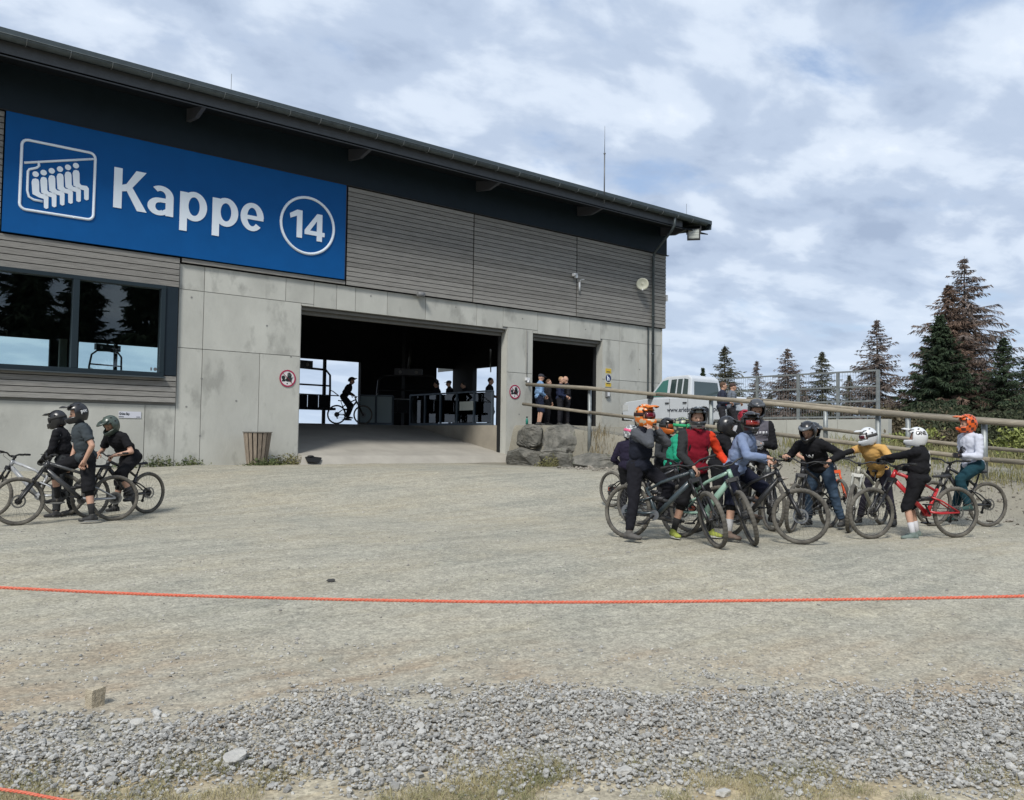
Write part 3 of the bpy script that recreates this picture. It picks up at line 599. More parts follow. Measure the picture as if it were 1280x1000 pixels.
for j, (r_, yy) in enumerate(((.0, .05), (.10, .043), (.18, .022), (.235, 0))):
    dm.v += [(r_*math.cos(2*math.pi*i/n), yy, r_*math.sin(2*math.pi*i/n)) for i in range(n)]
for j in range(3):
    for i in range(n): dm.f.append([j*n+i, j*n+(i+1) % n, (j+1)*n+(i+1) % n, (j+1)*n+i]); dm.m.append(0); dm.s.append(True)
o = dm.build('reflector', mat('cream paint', (.50, .50, .40), .5), t_); mo = o.modifiers.new('s', 'SOLIDIFY'); mo.thickness = .015
MB().tube([(0, .07, 0), (0, .25, -.05)], .02, 8).build('mast', zinc, t_); MB().tube([(0, .05, -.25), (.0, -.16, -.28)], .012, 6).ell((0, -.17, -.26), .035).build('feed_arm', MATS['white plastic'], t_)
t_ = thing('wall_sensor', 'small white box mounted at the right corner of the cladding', 'sensor', (25.36, 21.95, 7.15)); MB().box(-.03, -.08, -.12, .05, .05, .12).build('housing', MATS['white plastic'], t_)
t_ = thing('junction_box', 'small grey socket box on the concrete below the hydrant sign', 'box', (22.12, 21.93, 3.17)); o = MB().box(-.09, -.04, -.12, .09, .055, .12).build('housing', MATS['lamp grey'], t_); bevel(o, .01); MB().box(-.06, -.048, -.08, .06, -.041, .06).build('lid', MATS['white plastic'], t_)
t_ = thing('wall_sensor', 'small white sensor at the foot of the cable between the gates', 'sensor', (18.2, 21.90, 3.52)); MB().box(-.07, -.03, -.05, .07, .08, .05).tube([(0, 0, -.05), (-.02, -.06, -.13)], .035, 8).build('housing', MATS['white plastic'], t_)
MB().tube([(0, .06, .05), (0, .06, 1.7)], .012, 6).build('cable', mat('grey cable', (.2, .2, .2), .6), t_)
def no_entry(x, z, label):
    t_ = thing('prohibition_sign', label, 'sign', (x, 21.972, z)); n = 40
    MB().tube([(0, .012, 0), (0, .002, 0)], .235, n).build('plate', mat('sign white', (.62, .60, .60), .5), t_)
    hand = MB()
    hand.poly([(-.02, -.002, -.09), (.12, -.002, -.09), (.125, -.002, .02), (.10, -.002, .06), (-.0, -.002, .06), (-.04, -.002, -.01), (-.09, -.002, -.05)], (0, .003, 0))
    for k, (dx, h) in enumerate(((.005, .15), (.038, .17), (.07, .16), (.10, .12))): hand.box(dx-.012, -.002, .05, dx+.014, .001, h)
    hand.bar((.12, 0, -.02), (.16, 0, .06), .003, .02, hint=(0, 1, 0))
    hand.tube([(-.125, .001, .02), (-.125, -.002, .02)], .055, 14); hand.poly([(-.17, -.002, -.09), (-.07, -.002, -.09), (-.06, -.002, -.03), (-.15, -.002, -.02)], (0, .003, 0))
    hand.tube([(-.01, .001, -.145), (-.01, -.002, -.145)], .02, 10)
    hand.build('hand_pictogram', mat('sign black', (.012, .02, .02), .5), t_)
    red = mat('sign red', (.33, .02, .07), .5); rg = MB(); k = 40
    for i in range(k):
        a, b = 2*math.pi*i/k, 2*math.pi*(i+1)/k; rg.poly([(r_*math.cos(c), -.005, r_*math.sin(c)) for r_, c in ((.20, a), (.24, a), (.24, b), (.20, b))], (0, .006, 0))
    rg.build('ring', red, t_); MB().bar((-.15, -.007, .15), (.15, -.007, -.15), .004, .035, hint=(0, 1, 0)).build('slash', red, t_)
no_entry(9.53, 3.08, 'round red no entry hand sign left of the wide gate'); no_entry(17.69, 3.06, 'round red no entry hand sign between the two gates')
t_ = thing('notice_board', 'yellow notice with a round blue symbol right of the small gate', 'sign', (22.18, 21.972, 3.79))
MB().box(-.17, 0, -.36, .17, .012, .36).build('plate', mat('sign grey', (.45, .45, .38), .5), t_); MB().box(-.15, -.004, .16, .15, -.001, .34).box(-.15, -.004, -.34, .15, -.001, -.20).build('yellow_strip', mat('sign yellow', (.55, .38, .04), .5), t_)
MB().tube([(0, -.001, -.02), (0, -.006, -.02)], .14, 28).build('symbol_disc', mat('sign navy', (.01, .02, .10), .5), t_); me = textmesh('h', .03, .002, white)
for v in me.vertices: v.co = (v.co.x*.26-.075, -.009-v.co.z, v.co.y*.26-.11)
link('symbol', me, t_)
for zz_ in (.20, -.24): MB().box(-.10, -.008, zz_, .10, -.005, zz_+.03).build('text_line', MATS['sign black'], t_)
t_ = thing('wall_plate', 'small white name plate on concrete beneath the station window', 'sign', (5.42, 21.972, 1.95)); MB().box(-.24, 0, -.075, .28, .01, .085).build('plate', mat('plate white', (.55, .56, .62), .5), t_)
me = textmesh('Grüne Bay', .02, .002, MATS['sign black'])
for v in me.vertices: v.co = (v.co.x*.055-.23, -.004-v.co.z*.5, v.co.y*.085+.0)
link('lettering', me, t_); MB().box(-.24, -.003, -.055, -.12, -.0005, -.04).box(.17, -.003, -.055, .26, -.0005, -.04).build('arrow_bar', MATS['sign black'], t_)
# ================================================================ terrace edge: quarried rocks
rk = [  # (column, metres ahead, z centre, size across/deep/high, label)
 (664, 26.3, 1.56, (.86, 1.0, .74), 'blocky grey boulder on top, nearest the concrete pillar'),
 (702, 25.3, 1.50, (1.20, 1.1, .86), 'wide slanting grey boulder, second on top of the rock wall'),
 (656, 25.9, .88, (1.10, 1.0, .72), 'mossy dark boulder at ground level against the concrete pillar'),
 (699, 24.9, .86, (1.12, 1.0, .72), 'squarish pale grey boulder in the middle of the bottom row'),
 (750, 23.6, .78, (1.45, 1.0, .66), 'low rounded boulder at the right end of the bottom row'),
 (792, 22.0, .62, (1.0, .8, .55), 'half buried boulder behind the rearmost bicycle wheel')]
for i, (px, t, z, s_, lb) in enumerate(rk):
    x, y = gp(px, t); boulder('boulder', lb, 'boulder', (x, y, z), s_, 60+i, rock_m, (RNG.uniform(-.08, .08), RNG.uniform(-.10, .10), math.atan2(-CY, SY)+RNG.uniform(-.12, .12)), 'boulders retaining the terrace', blocky=.42)
t_ = thing('bottle', 'small green bottle standing on the topmost boulder', 'bottle', (*gp(659, 26.2), 1.90))
MB().tube([(0, 0, 0), (0, 0, .17), (0, 0, .2), (0, 0, .235)], [.042, .042, .025, .022], 12).build('body', mat('green bottle', (.02, .17, .13), .3), t_); MB().tube([(0, 0, .235), (0, 0, .28)], .028, 10).build('cap', black, t_)

# ---------------------------------------------------------------- log rail along the terrace
log = mat('weathered log', (.20, .175, .135), .85, col2=(.30, .265, .205), vscale=4, stretch=(6, 1, 6), bump=.4, bscale=12, randobj=.08)
post_m = mat('galvanised post', (.25, .27, .27), .5, .4, var=.2, vscale=6)
def rz_(y): return float(np.interp(y, [3, 6.0, 6.75, 8.8, 13, 17.6, 20.3], [1.72, 1.88, 1.93, 2.13, 2.55, 2.98, 3.21]))
fn = thing('log_rail', 'long rail of thick weathered logs on steel posts beside the boulders', 'railing', (16.9, 12, 0))
def seg(name, pts, r, m, par, n=12, off=(16.9, 12, 0)):
    o = Vector(off); return MB().tube([Vector(p)-o for p in pts], r, n).build(name, m, par)
tops = [20.4, 14.9, 9.2, 3.2]
for a, b in zip(tops, tops[1:]): seg('top_log', [(16.9, a, rz_(a)), (16.9, (a+b)/2, rz_((a+b)/2)+.01), (16.9, b+.02, rz_(b)-.01)], [.054, .056, .050], log, fn)
lows = [20.6, 17.5, 12.1, 6.6, 3.0]
for k, (a, b) in enumerate(zip(lows, lows[1:])):
    d = .62 if k == 0 else .70
    seg('lower_log', [(16.93, a, rz_(a)-d), (16.93, b+.02, rz_(b)-.70)], [.050, .045], log, fn)
for y in (17.6, 8.85, 6.75, 13.2, 4.4):
    g0 = gz(16.9, y); seg('post', [(17.0, y, g0-.1), (17.0, y, rz_(y)-.03)], .055, post_m, fn, 10)
fn2 = thing('log_rail', 'second log rail behind the first, on the far side of the path', 'railing', (20.2, 6, 0))
def rz2(y): return float(np.interp(y, [2, 6, 9, 13, 16], [1.62, 1.86, 2.14, 2.58, 2.86]))
for a, b in ((14.4, 9.6), (9.6, 4.9), (4.9, 1.5)): seg('top_log', [(20.2, a, rz2(a)), (20.2, b+.02, rz2(b))], .052, log, fn2, 12, (20.2, 6, 0))
for a, b in ((12.2, 8.1), (8.1, 2.2)): seg('lower_log', [(20.2, a, rz2(a)-.62), (20.2, b+.02, rz2(b)-.62)], .045, log, fn2, 12, (20.2, 6, 0))
for y in (12.0, 9.8, 6.6, 3.5): seg('post', [(20.28, y, gz(20.2, y)-.1), (20.28, y, rz2(y)-.02)], .06, post_m, fn2, 10, (20.2, 6, 0))

# ---------------------------------------------------------------- mesh fence beyond, on a low concrete wall
lw = thing('retaining_wall', 'low grey concrete wall beneath the wire mesh fence', 'wall', (26.9, 16, 0))
for a, b in ((13.6, 15.4), (15.4, 17.4), (17.4, 19.6), (19.6, 22.0), (22, 26)):
    MB().box(-.1, a-16+.008, .6, .14, b-16-.008, 2.28).build('concrete_panel', conc, lw)
mf = thing('mesh_fence', 'tall galvanised fence of wire mesh panels in front of the trees', 'fence', (27.0, 17, 0))
ztop = 3.93; fy = [14.05, 15.5, 17.05, 18.8, 20.9, 23.2, 25.6]
for y in fy: MB().box(-.045, y-17-.045, 1.2, .045, y-17+.045, ztop+.02).build('post', post_m, mf)
for z in (ztop, 3.40, 2.90, 2.36): MB().box(-.025, 14.05-17, z-.028, .025, 25.6-17, z+.028).build('rail', post_m, mf)
wires = MB(); y = 14.15
while y < 25.5: wires.bar((.03, y-17, 2.3), (.03, y-17, ztop), .006, .006); y += .10
z = 2.4
while z < ztop: wires.bar((.035, 14.05-17, z), (.035, 25.6-17, z), .005, .005); z += .2
tag(wires.build('wire_mesh', mat('wire', (.24, .26, .27), .5, .5), mf), kind='stuff')

# ---------------------------------------------------------------- pickup truck
tw = mat('white truck paint', (.52, .55, .58), .28, spec=.6, var=.03, vscale=3); tblk = mat('truck black trim', (.015, .015, .016), .5)
gx0 = 22.3; gzt = 1.80
tk = thing('pickup_truck', 'white double cab pickup truck parked on the terrace beyond the log rail', 'pickup truck', (22.9, 18.75, 1.66), 0); tk.scale = (1, .88, 1.2)
# truck local: y forward (+Y = front), x across, z up
def loft(prof, xs, name, m, inset=None):
    b = MB(); n = len(prof); rows = []
    for x, k in xs: rows.append([(x, y, z*k[0]+k[1]) if not callable(inset) else (x, *inset(y, z, k)) for y, z in prof])
    for r_ in rows: b.v += r_
    for j in range(len(rows)-1):
        for i in range(n): b.f.append([j*n+i, j*n+(i+1) % n, (j+1)*n+(i+1) % n, (j+1)*n+i]); b.m.append(0); b.s.append(False)
    b.f.append(list(range(n))[::-1]); b.m.append(0); b.s.append(False); b.f.append([(len(rows)-1)*n+i for i in range(n)]); b.m.append(0); b.s.append(False)
    return b.build(name, m, tk)
def arch(cy, r, n=10): return [(cy+r*math.cos(math.pi*i/n), .36+r*math.sin(math.pi*i/n)) for i in range(n+1)]
low = [(2.55, .45), (2.62, .62), (2.60, .88), (2.45, .98), (1.25, 1.06), (-.85, 1.06), (-2.5, 1.06), (-2.6, .98), (-2.6, .50), (-2.5, .42)]
low += [(-2.02, .42)]+[(y, z) for y, z in arch(-1.55, .43)[::-1]]+[(-1.05, .38), (1.05, .38)]+[(y, z) for y, z in arch(1.60, .43)[::-1]]+[(2.1, .42)]
bd = loft(low, [(-.86, (1, 0)), (-.90, (1, 0)), (.90, (1, 0)), (.86, (1, 0))][1:3], 'body', tw); bevel(bd, .045, 3, 28)
CW = lambda y: 1.30-(1.30-y)*.92
cabp = [(CW(y), z) for y, z in [(1.30, 1.04), (.62, 1.60), (.35, 1.69), (-.80, 1.71), (-1.02, 1.62), (-1.10, 1.04)]]
b = MB()
for s_ in (-1, 1): b.v += [(s_*(.87-.15*(z-1.04)/.65), y, z) for y, z in cabp]
n = len(cabp); b.f = [list(range(n))[::-1], list(range(n, 2*n))]+[[i, (i+1) % n, n+(i+1) % n, n+i] for i in range(n)]; b.m = [0]*len(b.f); b.s = [False]*len(b.f)
bevel(b.build('cab', tw, tk), .05, 3, 25)
tg = mat('truck glass', (.03, .05, .05), .06, spec=.9); tgreen = mat('tinted side glass', (.06, .17, .15), .08, spec=.9)
def side_glass(pts, name, m):
    for s_ in (-1,):
        b = MB(); b.poly([(s_*(.876-.15*(z-1.04)/.65)-.004, CW(y), z) for y, z in pts], (.012, 0, 0)); b.build(name, m, tk)
side_glass([(1.08, 1.10), (.52, 1.56), (.22, 1.60), (.20, 1.10)], 'side_window', tgreen)
side_glass([(.06, 1.10), (.04, 1.59), (-.24, 1.60), (-.24, 1.10)], 'side_window', tg)
side_glass([(-.32, 1.10), (-.32, 1.60), (-.56, 1.60), (-.56, 1.10)], 'side_window', tg)
side_glass([(-.64, 1.10), (-.64, 1.61), (-.86, 1.58), (-.92, 1.10)], 'side_window', tg)
MB().poly([(-.72, 1.22, 1.13), (.72, 1.22, 1.13), (.64, .66, 1.59), (-.64, .66, 1.59)], (0, .01, .015)).build('windscreen', tg, tk)
MB().poly([(-.68, CW(-1.10)-.004, 1.12), (.68, CW(-1.10)-.004, 1.12), (.62, CW(-1.04)-.004, 1.52), (-.62, CW(-1.04)-.004, 1.52)], (0, .012, 0)).build('rear_window', tg, tk)
MB().box(-1.06, .95, 1.05, -.885, 1.12, 1.22).build('mirror', tblk, tk)
for yy in (1.60, -1.55):
    for s_ in (-1, 1):
        w_ = MB().tube([(s_*.70, yy, .36), (s_*.89, yy, .36)], .36, 28).build('wheel', mat('truck tyre', (.03, .03, .03), .8), tk); bevel(w_, .02)
        MB().tube([(s_*.88, yy, .36), (s_*.905, yy, .36)], .21, 20).build('rim', mat('rim grey', (.30, .31, .32), .4, .5), w_)
MB().box(-.88, 2.5, .42, .88, 2.68, .66).build('bumper', tblk, tk); MB().box(-.86, -2.72, .50, .86, -2.6, .68).build('rear_bumper', tblk, tk)
MB().box(-.905, 1.0, .40, -.89, -1.02, .47).build('side_sill', tblk, tk)
for yy in (.10, -.80, 1.18): MB().box(-.904, yy-.006, .5, -.899, yy+.006, 1.04).build('door_gap', tblk, tk)
for yy in (.22, -.66): MB().box(-.935, yy-.09, .90, -.905, yy+.09, .93).build('door_handle', tblk, tk)
MB().box(-.92, -2.63, .72, -.84, -2.52, 1.0).build('tail_light', mat('red lamp', (.35, .01, .01), .3), tk)
MB().box(-.91, 2.3, .72, -.70, 2.60, .90).build('headlight', mat('lamp glass', (.5, .52, .52), .15), tk)
me = textmesh('www.erlebnisberg-kappe.de', .012, .002, mat('truck lettering', (.03, .035, .05), .5))
wd = max(v.co.x for v in me.vertices)
for v in me.vertices: v.co = (-.906-v.co.z, .22-v.co.x/wd*2.75, .655+v.co.y*.19)
link('lettering', me, tk)

# ---------------------------------------------------------------- conifers
bark = mat('conifer bark', (.075, .058, .045), .95, var=.25, vscale=8, bump=.5, bscale=20)
nd_dead = mat('dead grey brown twigs', (.11, .085, .075), .95, col2=(.175, .145, .13), vscale=1.2, island=.4)
nd_rust = mat('rusty brown needles', (.105, .068, .05), .95, col2=(.155, .105, .078), vscale=1, island=.35)
nd_grn = mat('dark spruce needles', (.016, .030, .017), .9, col2=(.042, .065, .03), vscale=1, island=.4)
nd_olv = mat('olive spruce needles', (.04, .05, .028), .9, col2=(.085, .08, .05), vscale=1, island=.4)
def conifer_meshes(h, rad, seed, needle, density=1.0, droop=.35, start=.06, gap=.25, tw=1.0):
    r = random.Random(seed); tr = MB(); top = h
    tr.tube([(0, 0, -.3), (r.uniform(-.05, .05), r.uniform(-.05, .05), h*.5), (0, 0, h)], [h*.017+.03, h*.010+.015, .008], 8)
    B = []; F_ = []; tr2 = tr
    def quad(p, d, u, ln, wd):
        o = len(B); B.extend([p-u*wd*.5, p+u*wd*.5, p+d*ln+u*wd*.22, p+d*ln-u*wd*.22]); F_.append((o, o+1, o+2, o+3))
    z = h*start
    while z < h*.985:
        f = (z/h-start)/(1-start); env = rad*min(1, .04+1.15*(1-f)**.95)*(0.70+.30*r.random())
        k = r.randint(4, 7) if f < .9 else 4
        a0 = r.uniform(0, 6.28)
        for i in range(k):
            if r.random() < gap*.6: continue
            a = a0+6.283*i/k+r.uniform(-.3, .3); ln = max(.10, env*r.uniform(.55, 1.08)); up = .25-.5*(1-f)*droop*1.6+r.uniform(-.28, .22)
            P0 = Vector((0, 0, z)); D0 = Vector((math.cos(a), math.sin(a), up)).normalized(); pts = []
            nseg = max(3, int(ln/.16))
            for j in range(nseg+1): s_ = j/nseg; pts.append(P0+D0*ln*s_+Vector((0, 0, -droop*ln*.45*s_*s_+.16*ln*s_**3)))
            tr2.tube([pts[0], pts[len(pts)//2], pts[-1]], [.012+.010*ln, .008+.005*ln, .003], 4, caps=False)
            for j in range(1, nseg+1):
                p = pts[j]; d = (pts[j]-pts[j-1]).normalized(); side = d.cross(Vector((0, 0, 1))); side = side.normalized() if side.length > .01 else Vector((1, 0, 0))
                for s2 in (-1, 1):
                    for q in range(max(1, int(round(2.2*density+r.random()-.5)))):
                        if r.random() < gap: continue
                        lt_ = (.10+.20*ln*(1-.55*j/nseg))*r.uniform(.6, 1.25)*tw
                        dd = (d*r.uniform(.3, .8)+side*s2*r.uniform(.4, 1)+Vector((0, 0, -r.uniform(.15, 1.0)*(.4+droop)))).normalized()
                        quad(p-d*r.random()*.12, dd, (d*r.uniform(-.5, 1)+Vector((0, 0, r.uniform(-1, 1)))).normalized(), lt_, r.uniform(.025, .07)*tw)
                        if r.random() < .65*density: quad(p-d*r.random()*.12+dd*lt_*.4, (dd+Vector((r.uniform(-.7, .7), r.uniform(-.7, .7), -.7))).normalized(), side, lt_*.6, r.uniform(.02, .05)*tw)
        z += h*r.uniform(.016, .028)*(1.0 if f < .85 else .7)
    return tr.mesh('trunk', bark), numesh('crown', np.array([tuple(v) for v in B]), np.array(F_), needle)
def conifer(px, t, topy, rad, seed, needle, label, density=1., droop=.35, gap=.25, start=.05, name='spruce_tree', tw=1.0, group='conifers beyond the fence', sink=0):
    x, y = gp(px, t); g0 = gz(x, y)-sink; hor = 545+.013*(px-640); h = CAMH+(hor-topy)/FPX*t-g0
    T_ = thing(name, label, 'tree', (x, y, g0), 0, group); a, b = conifer_meshes(h, rad, seed, needle, density, droop, start, gap, tw)
    tk_ = link('trunk', a, T_); link('crown', b, T_); return T_, h
conifer(1208, 40, 318, 4.6, 1, nd_dead, 'tallest conifer, half dead with bare drooping branches on the right', 1.25, .5, .22, tw=1.1)
conifer(1188, 39, 352, 3.0, 2, nd_rust, 'rusty brown conifer pressed against the tallest tree on its left', 1.5, .45, .15, tw=1.1)
conifer(1176, 38, 392, 2.3, 3, nd_grn, 'dense dark green spruce at the foot of the tallest tree', 2.6, .35, .03, tw=1.25)
conifer(1097, 41, 398, 2.6, 4, nd_dead, 'single dead grey conifer standing just right of the fence end post', 1.15, .45, .28)
conifer(1256, 37, 420, 2.1, 5, nd_grn, 'thin green spruce at the right edge behind the orange helmet rider', 1.5, .4, .22)
conifer(1028, 47, 438, 2.4, 6, nd_olv, 'olive spruce with full top behind the right part of the mesh fence', 1.15, .45, .32)
conifer(985, 47, 434, 2.7, 7, nd_dead, 'grey brown conifer with full top behind the middle of the mesh fence', 1.2, .45, .32)
conifer(946, 50, 450, 1.5, 8, nd_dead, 'small thin dead conifer between two fuller ones behind the fence', .9, .35, .35)
conifer(906, 48, 430, 2.3, 9, nd_olv, 'slender sparse conifer rising above the two standing men', 1.1, .35, .32)
conifer(879, 54, 458, .9, 10, nd_grn, 'little green spruce tip just right of the truck roof', 1.6, .3, .15)
conifer(1062, 52, 468, 1.6, 11, nd_olv, 'low pale conifer between the fence end post and olive spruce', 1.1, .4, .25)
conifer(1228, 44, 445, 2.0, 12, nd_dead, 'low brown conifer under the right side of the tallest tree', 1.3, .4, .2)
conifer(1286, 40, 440, 1.9, 13, nd_grn, 'dark spruce cut by the right edge of the picture', 1.7, .4, .15)
conifer(1130, 50, 500, 1.3, 14, nd_olv, 'short conifer in the gap left of the tallest tree', 1.3, .4, .2)
conifer(1005, 56, 486, 1.5, 15, nd_olv, 'short conifer seen between the two full ones through the mesh', 1.1, .4, .2)
conifer(963, 56, 490, 1.3, 16, nd_grn, 'short conifer low behind the mesh above the grey helmet', 1.1, .4, .2)
# shrubs and undergrowth: leaf clumps
def bush(px, t, w_, h, seed, m, label, n=1500, name='bush', sz=.07):
    r = np.random.default_rng(seed); x, y = gp(px, t); g0 = gz(x, y); h *= .8; T_ = thing(name, label, 'bush', (x, y, g0), 0, 'shrubs below the conifers')
    c = r.normal(size=(22, 3))*np.array([w_*.26, w_*.26, h*.2])+np.array([0, 0, h*.45]); k = r.integers(0, 22, n)
    P_ = c[k]+r.normal(size=(n, 3))*np.array([w_*.10, w_*.10, h*.13]); P_[:, 2] = np.abs(P_[:, 2])
    a = r.normal(size=(n, 3)); a /= np.linalg.norm(a, axis=1)[:, None]; b_ = np.cross(a, r.normal(size=(n, 3))); b_ /= np.linalg.norm(b_, axis=1)[:, None]
    s_ = (sz*r.uniform(.5, 1.3, n))[:, None]; V = np.stack([P_-a*s_, P_+b_*s_*.5, P_+a*s_, P_-b_*s_*.5], 1).reshape(-1, 3)
    link('foliage', numesh('foliage', V, np.arange(n*4).reshape(n, 4), m), T_)
    s2 = MB()
    for q in range(9): s2.tube([(0, 0, -.1), tuple(c[q]*.6), tuple(c[q])], [.025, .015, .006], 5)
    link('stems', s2.mesh('stems', bark), T_)
sh_d = mat('dark shrub leaves', (.025, .038, .018), .9, col2=(.055, .06, .03), vscale=1.5, island=.4); sh_b = mat('brown scrub', (.085, .07, .045), .95, col2=(.12, .10, .06), vscale=1.5, island=.4)
sh_y = mat('yellow green leaves', (.16, .19, .05), .8, col2=(.24, .26, .08), vscale=2, island=.3)
for a in [(1150, 33, 3.0, 1.7, 1, sh_d, 'dark green shrub behind the child, under the dense spruce', 5200), (1200, 35, 3.8, 1.9, 2, sh_d, 'dark shrub behind the orange helmet rider', 5200), (1250, 33, 3.6, 2.0, 3, sh_d, 'dark shrub behind the right rail post', 4600),
          (1112, 32, 2.4, 1.7, 4, sh_b, 'brown scrub between the fence end post and the spruce', 2800), (1170, 27, 2.6, .9, 5, sh_b, 'low brown scrub behind the child helmet', 2200), (1218, 40, 5, 3.0, 6, sh_b, 'tall brown scrub at the foot of the bare conifer', 4200), (1285, 34, 3.4, 2.4, 7, sh_d, 'dark shrub at the right picture edge', 3600),
          (1274, 24, 1.2, 1.35, 8, sh_y, 'bright yellow green bush at the right picture edge behind the rail', 1500), (1135, 26, 1.6, .8, 9, sh_y, 'low yellowish shrub behind the yellow shirt rider', 900), (1100, 46, 7, 1.5, 10, sh_d, 'wide dark shrub far behind the dead conifer', 4000), (1030, 50, 8, 1.2, 11, sh_d, 'wide shrub far behind the mesh fence', 3600), (1262, 46, 7, 2.0, 12, sh_d, 'high dark thicket behind the thin green spruce', 4600)]:
    bush(*a)
n = 9000; y = RNG.uniform(0, 14, n); x = RNG.uniform(19.6, 26, n); ok = RNG.random(n) < sstep(-.15, .3, vnoise(x, y, 1.1, 44))
blades('far_grass', x[ok], y[ok], RNG.uniform(.15, .5, ok.sum()), MATS['verge grass'], 8, w=.010)
# conifers on the slope behind the photographer, mirrored in the station window
ta, tb = conifer_meshes(15, 3.4, 50, nd_grn, 1.5, .35, .02, .08, 2.6)
for i, (x, y) in enumerate([(1.5, -13), (5, -15.5), (8.2, -13), (11.5, -15.2), (15, -13.4), (18.5, -16), (22, -13.6), (-2.5, -15)]):
    T_ = thing('spruce_tree', ['leftmost','second','third','fourth','fifth','sixth','seventh','far left'][i]+' dark spruce of the row mirrored in the station window', 'tree', (x, y, -.2), i*1.3, 'spruces behind the photographer'); T_.scale = (1, 1, 1+.07*(i % 3))
    link('trunk', ta, T_); link('crown', tb, T_)

# ---------------------------------------------------------------- wooden litter bin
wb_ = thing('litter_bin', 'round wooden slatted litter bin against the concrete wall', 'bin', (8.46, 21.35, gzz(8.46, 21.35)-.02))
sl = mat('bin slat', (.225, .185, .145), .85, var=.25, vscale=4, stretch=(8, 8, 1.2), randobj=.2, bump=.3, bscale=20)
nb = 17
for i in range(nb):
    a = 2*math.pi*i/nb+.1; c, s_ = math.cos(a), math.sin(a); rr = .26; R2 = .36; tw_ = Vector((-s_, c, 0))
    p0 = Vector((c*rr, s_*rr, .04)); p1 = Vector((c*R2, s_*R2, .88)); b = MB(); w0, w1 = .034, .050
    out = Vector((c, s_, 0))*.016
    b.add([p0-tw_*w0, p0+tw_*w0, p1+tw_*w1, p1-tw_*w1, p0-tw_*w0-out, p0+tw_*w0-out, p1+tw_*w1-out, p1-tw_*w1-out], [(0, 1, 2, 3), (7, 6, 5, 4), (0, 4, 5, 1), (1, 5, 6, 2), (2, 6, 7, 3), (3, 7, 4, 0)]); b.build('slat', sl, wb_)
MB().tube([(0, 0, .885), (0, 0, .90)], .385, 26).build('rim', mat('bin rim', (.09, .08, .07), .7), wb_); MB().tube([(0, 0, .02), (0, 0, .86)], [.22, .31], 18).build('liner', mat('bin liner', (.03, .028, .026), .8), wb_)
# weeds along the foot of the wall
def weed(x, y, w_, h, n, seed, label, m):
    r = np.random.default_rng(seed); T_ = thing('weed', label, 'weed', (x, y, gzz(x, y)), 0, 'weeds along the wall')
    P_ = r.normal(size=(n, 3))*np.array([w_*.3, .07, 0]); hh = h*r.uniform(.2, 1, n)*np.exp(-(P_[:, 0]/w_*1.6)**2); P_[:, 2] = hh*r.random(n)
    a = r.normal(size=(n, 3))*np.array([1, 1, .7]); a /= np.linalg.norm(a, axis=1)[:, None]; b_ = np.cross(a, r.normal(size=(n, 3))); b_ /= np.linalg.norm(b_, axis=1)[:, None]; s_ = (.014+.04*r.random(n))[:, None]
    V = np.stack([P_-a*s_, P_+b_*s_*.35, P_+a*s_, P_-b_*s_*.35], 1).reshape(-1, 3); link('leaves', numesh('leaves', V, np.arange(n*4).reshape(n, 4), m), T_)
    s2 = MB()
    for q in range(6): x_ = r.uniform(-.3, .3)*w_; s2.tube([(x_, 0, -.02), (x_+r.uniform(-.1, .1), 0, h*r.uniform(.4, 1))], [.005, .002], 4)
    s2.build('stems', MATS['dry grass'], T_)
wg = mat('weed green', (.055, .085, .03), .85, col2=(.12, .13, .05), vscale=3, island=.35)
weed(6.15, 21.85, .9, .35, 420, 1, 'leafy green weed at the wall left of the litter bin', wg); weed(6.95, 21.85, .6, .28, 220, 2, 'sparse weed at the vertical wall joint', wg); weed(8.55, 20.95, .9, .26, 500, 3, 'dark weeds growing around the foot of the litter bin', wg)
weed(9.5, 21.75, 1.3, .36, 800, 4, 'long tuft of yellowish weeds left of the wide gate', mat('yellow weed', (.13, .13, .05), .9, col2=(.20, .18, .08), vscale=3, island=.3)); weed(5.3, 21.8, .7, .16, 160, 5, 'flat weeds behind the rear bicycle wheel', wg)
weed(16.2, 18.3, .9, .45, 500, 6, 'dry tuft hanging over the boulders', MATS['yellow weed'])
n = 190; y = RNG.normal(17.3, .28, n); x = RNG.uniform(16.7, 17.2, n); blades('dry_tuft', x, y, RNG.uniform(.15, .5, n), mat('dry straw', (.20, .16, .09), .9, island=.3), 9, w=.007)

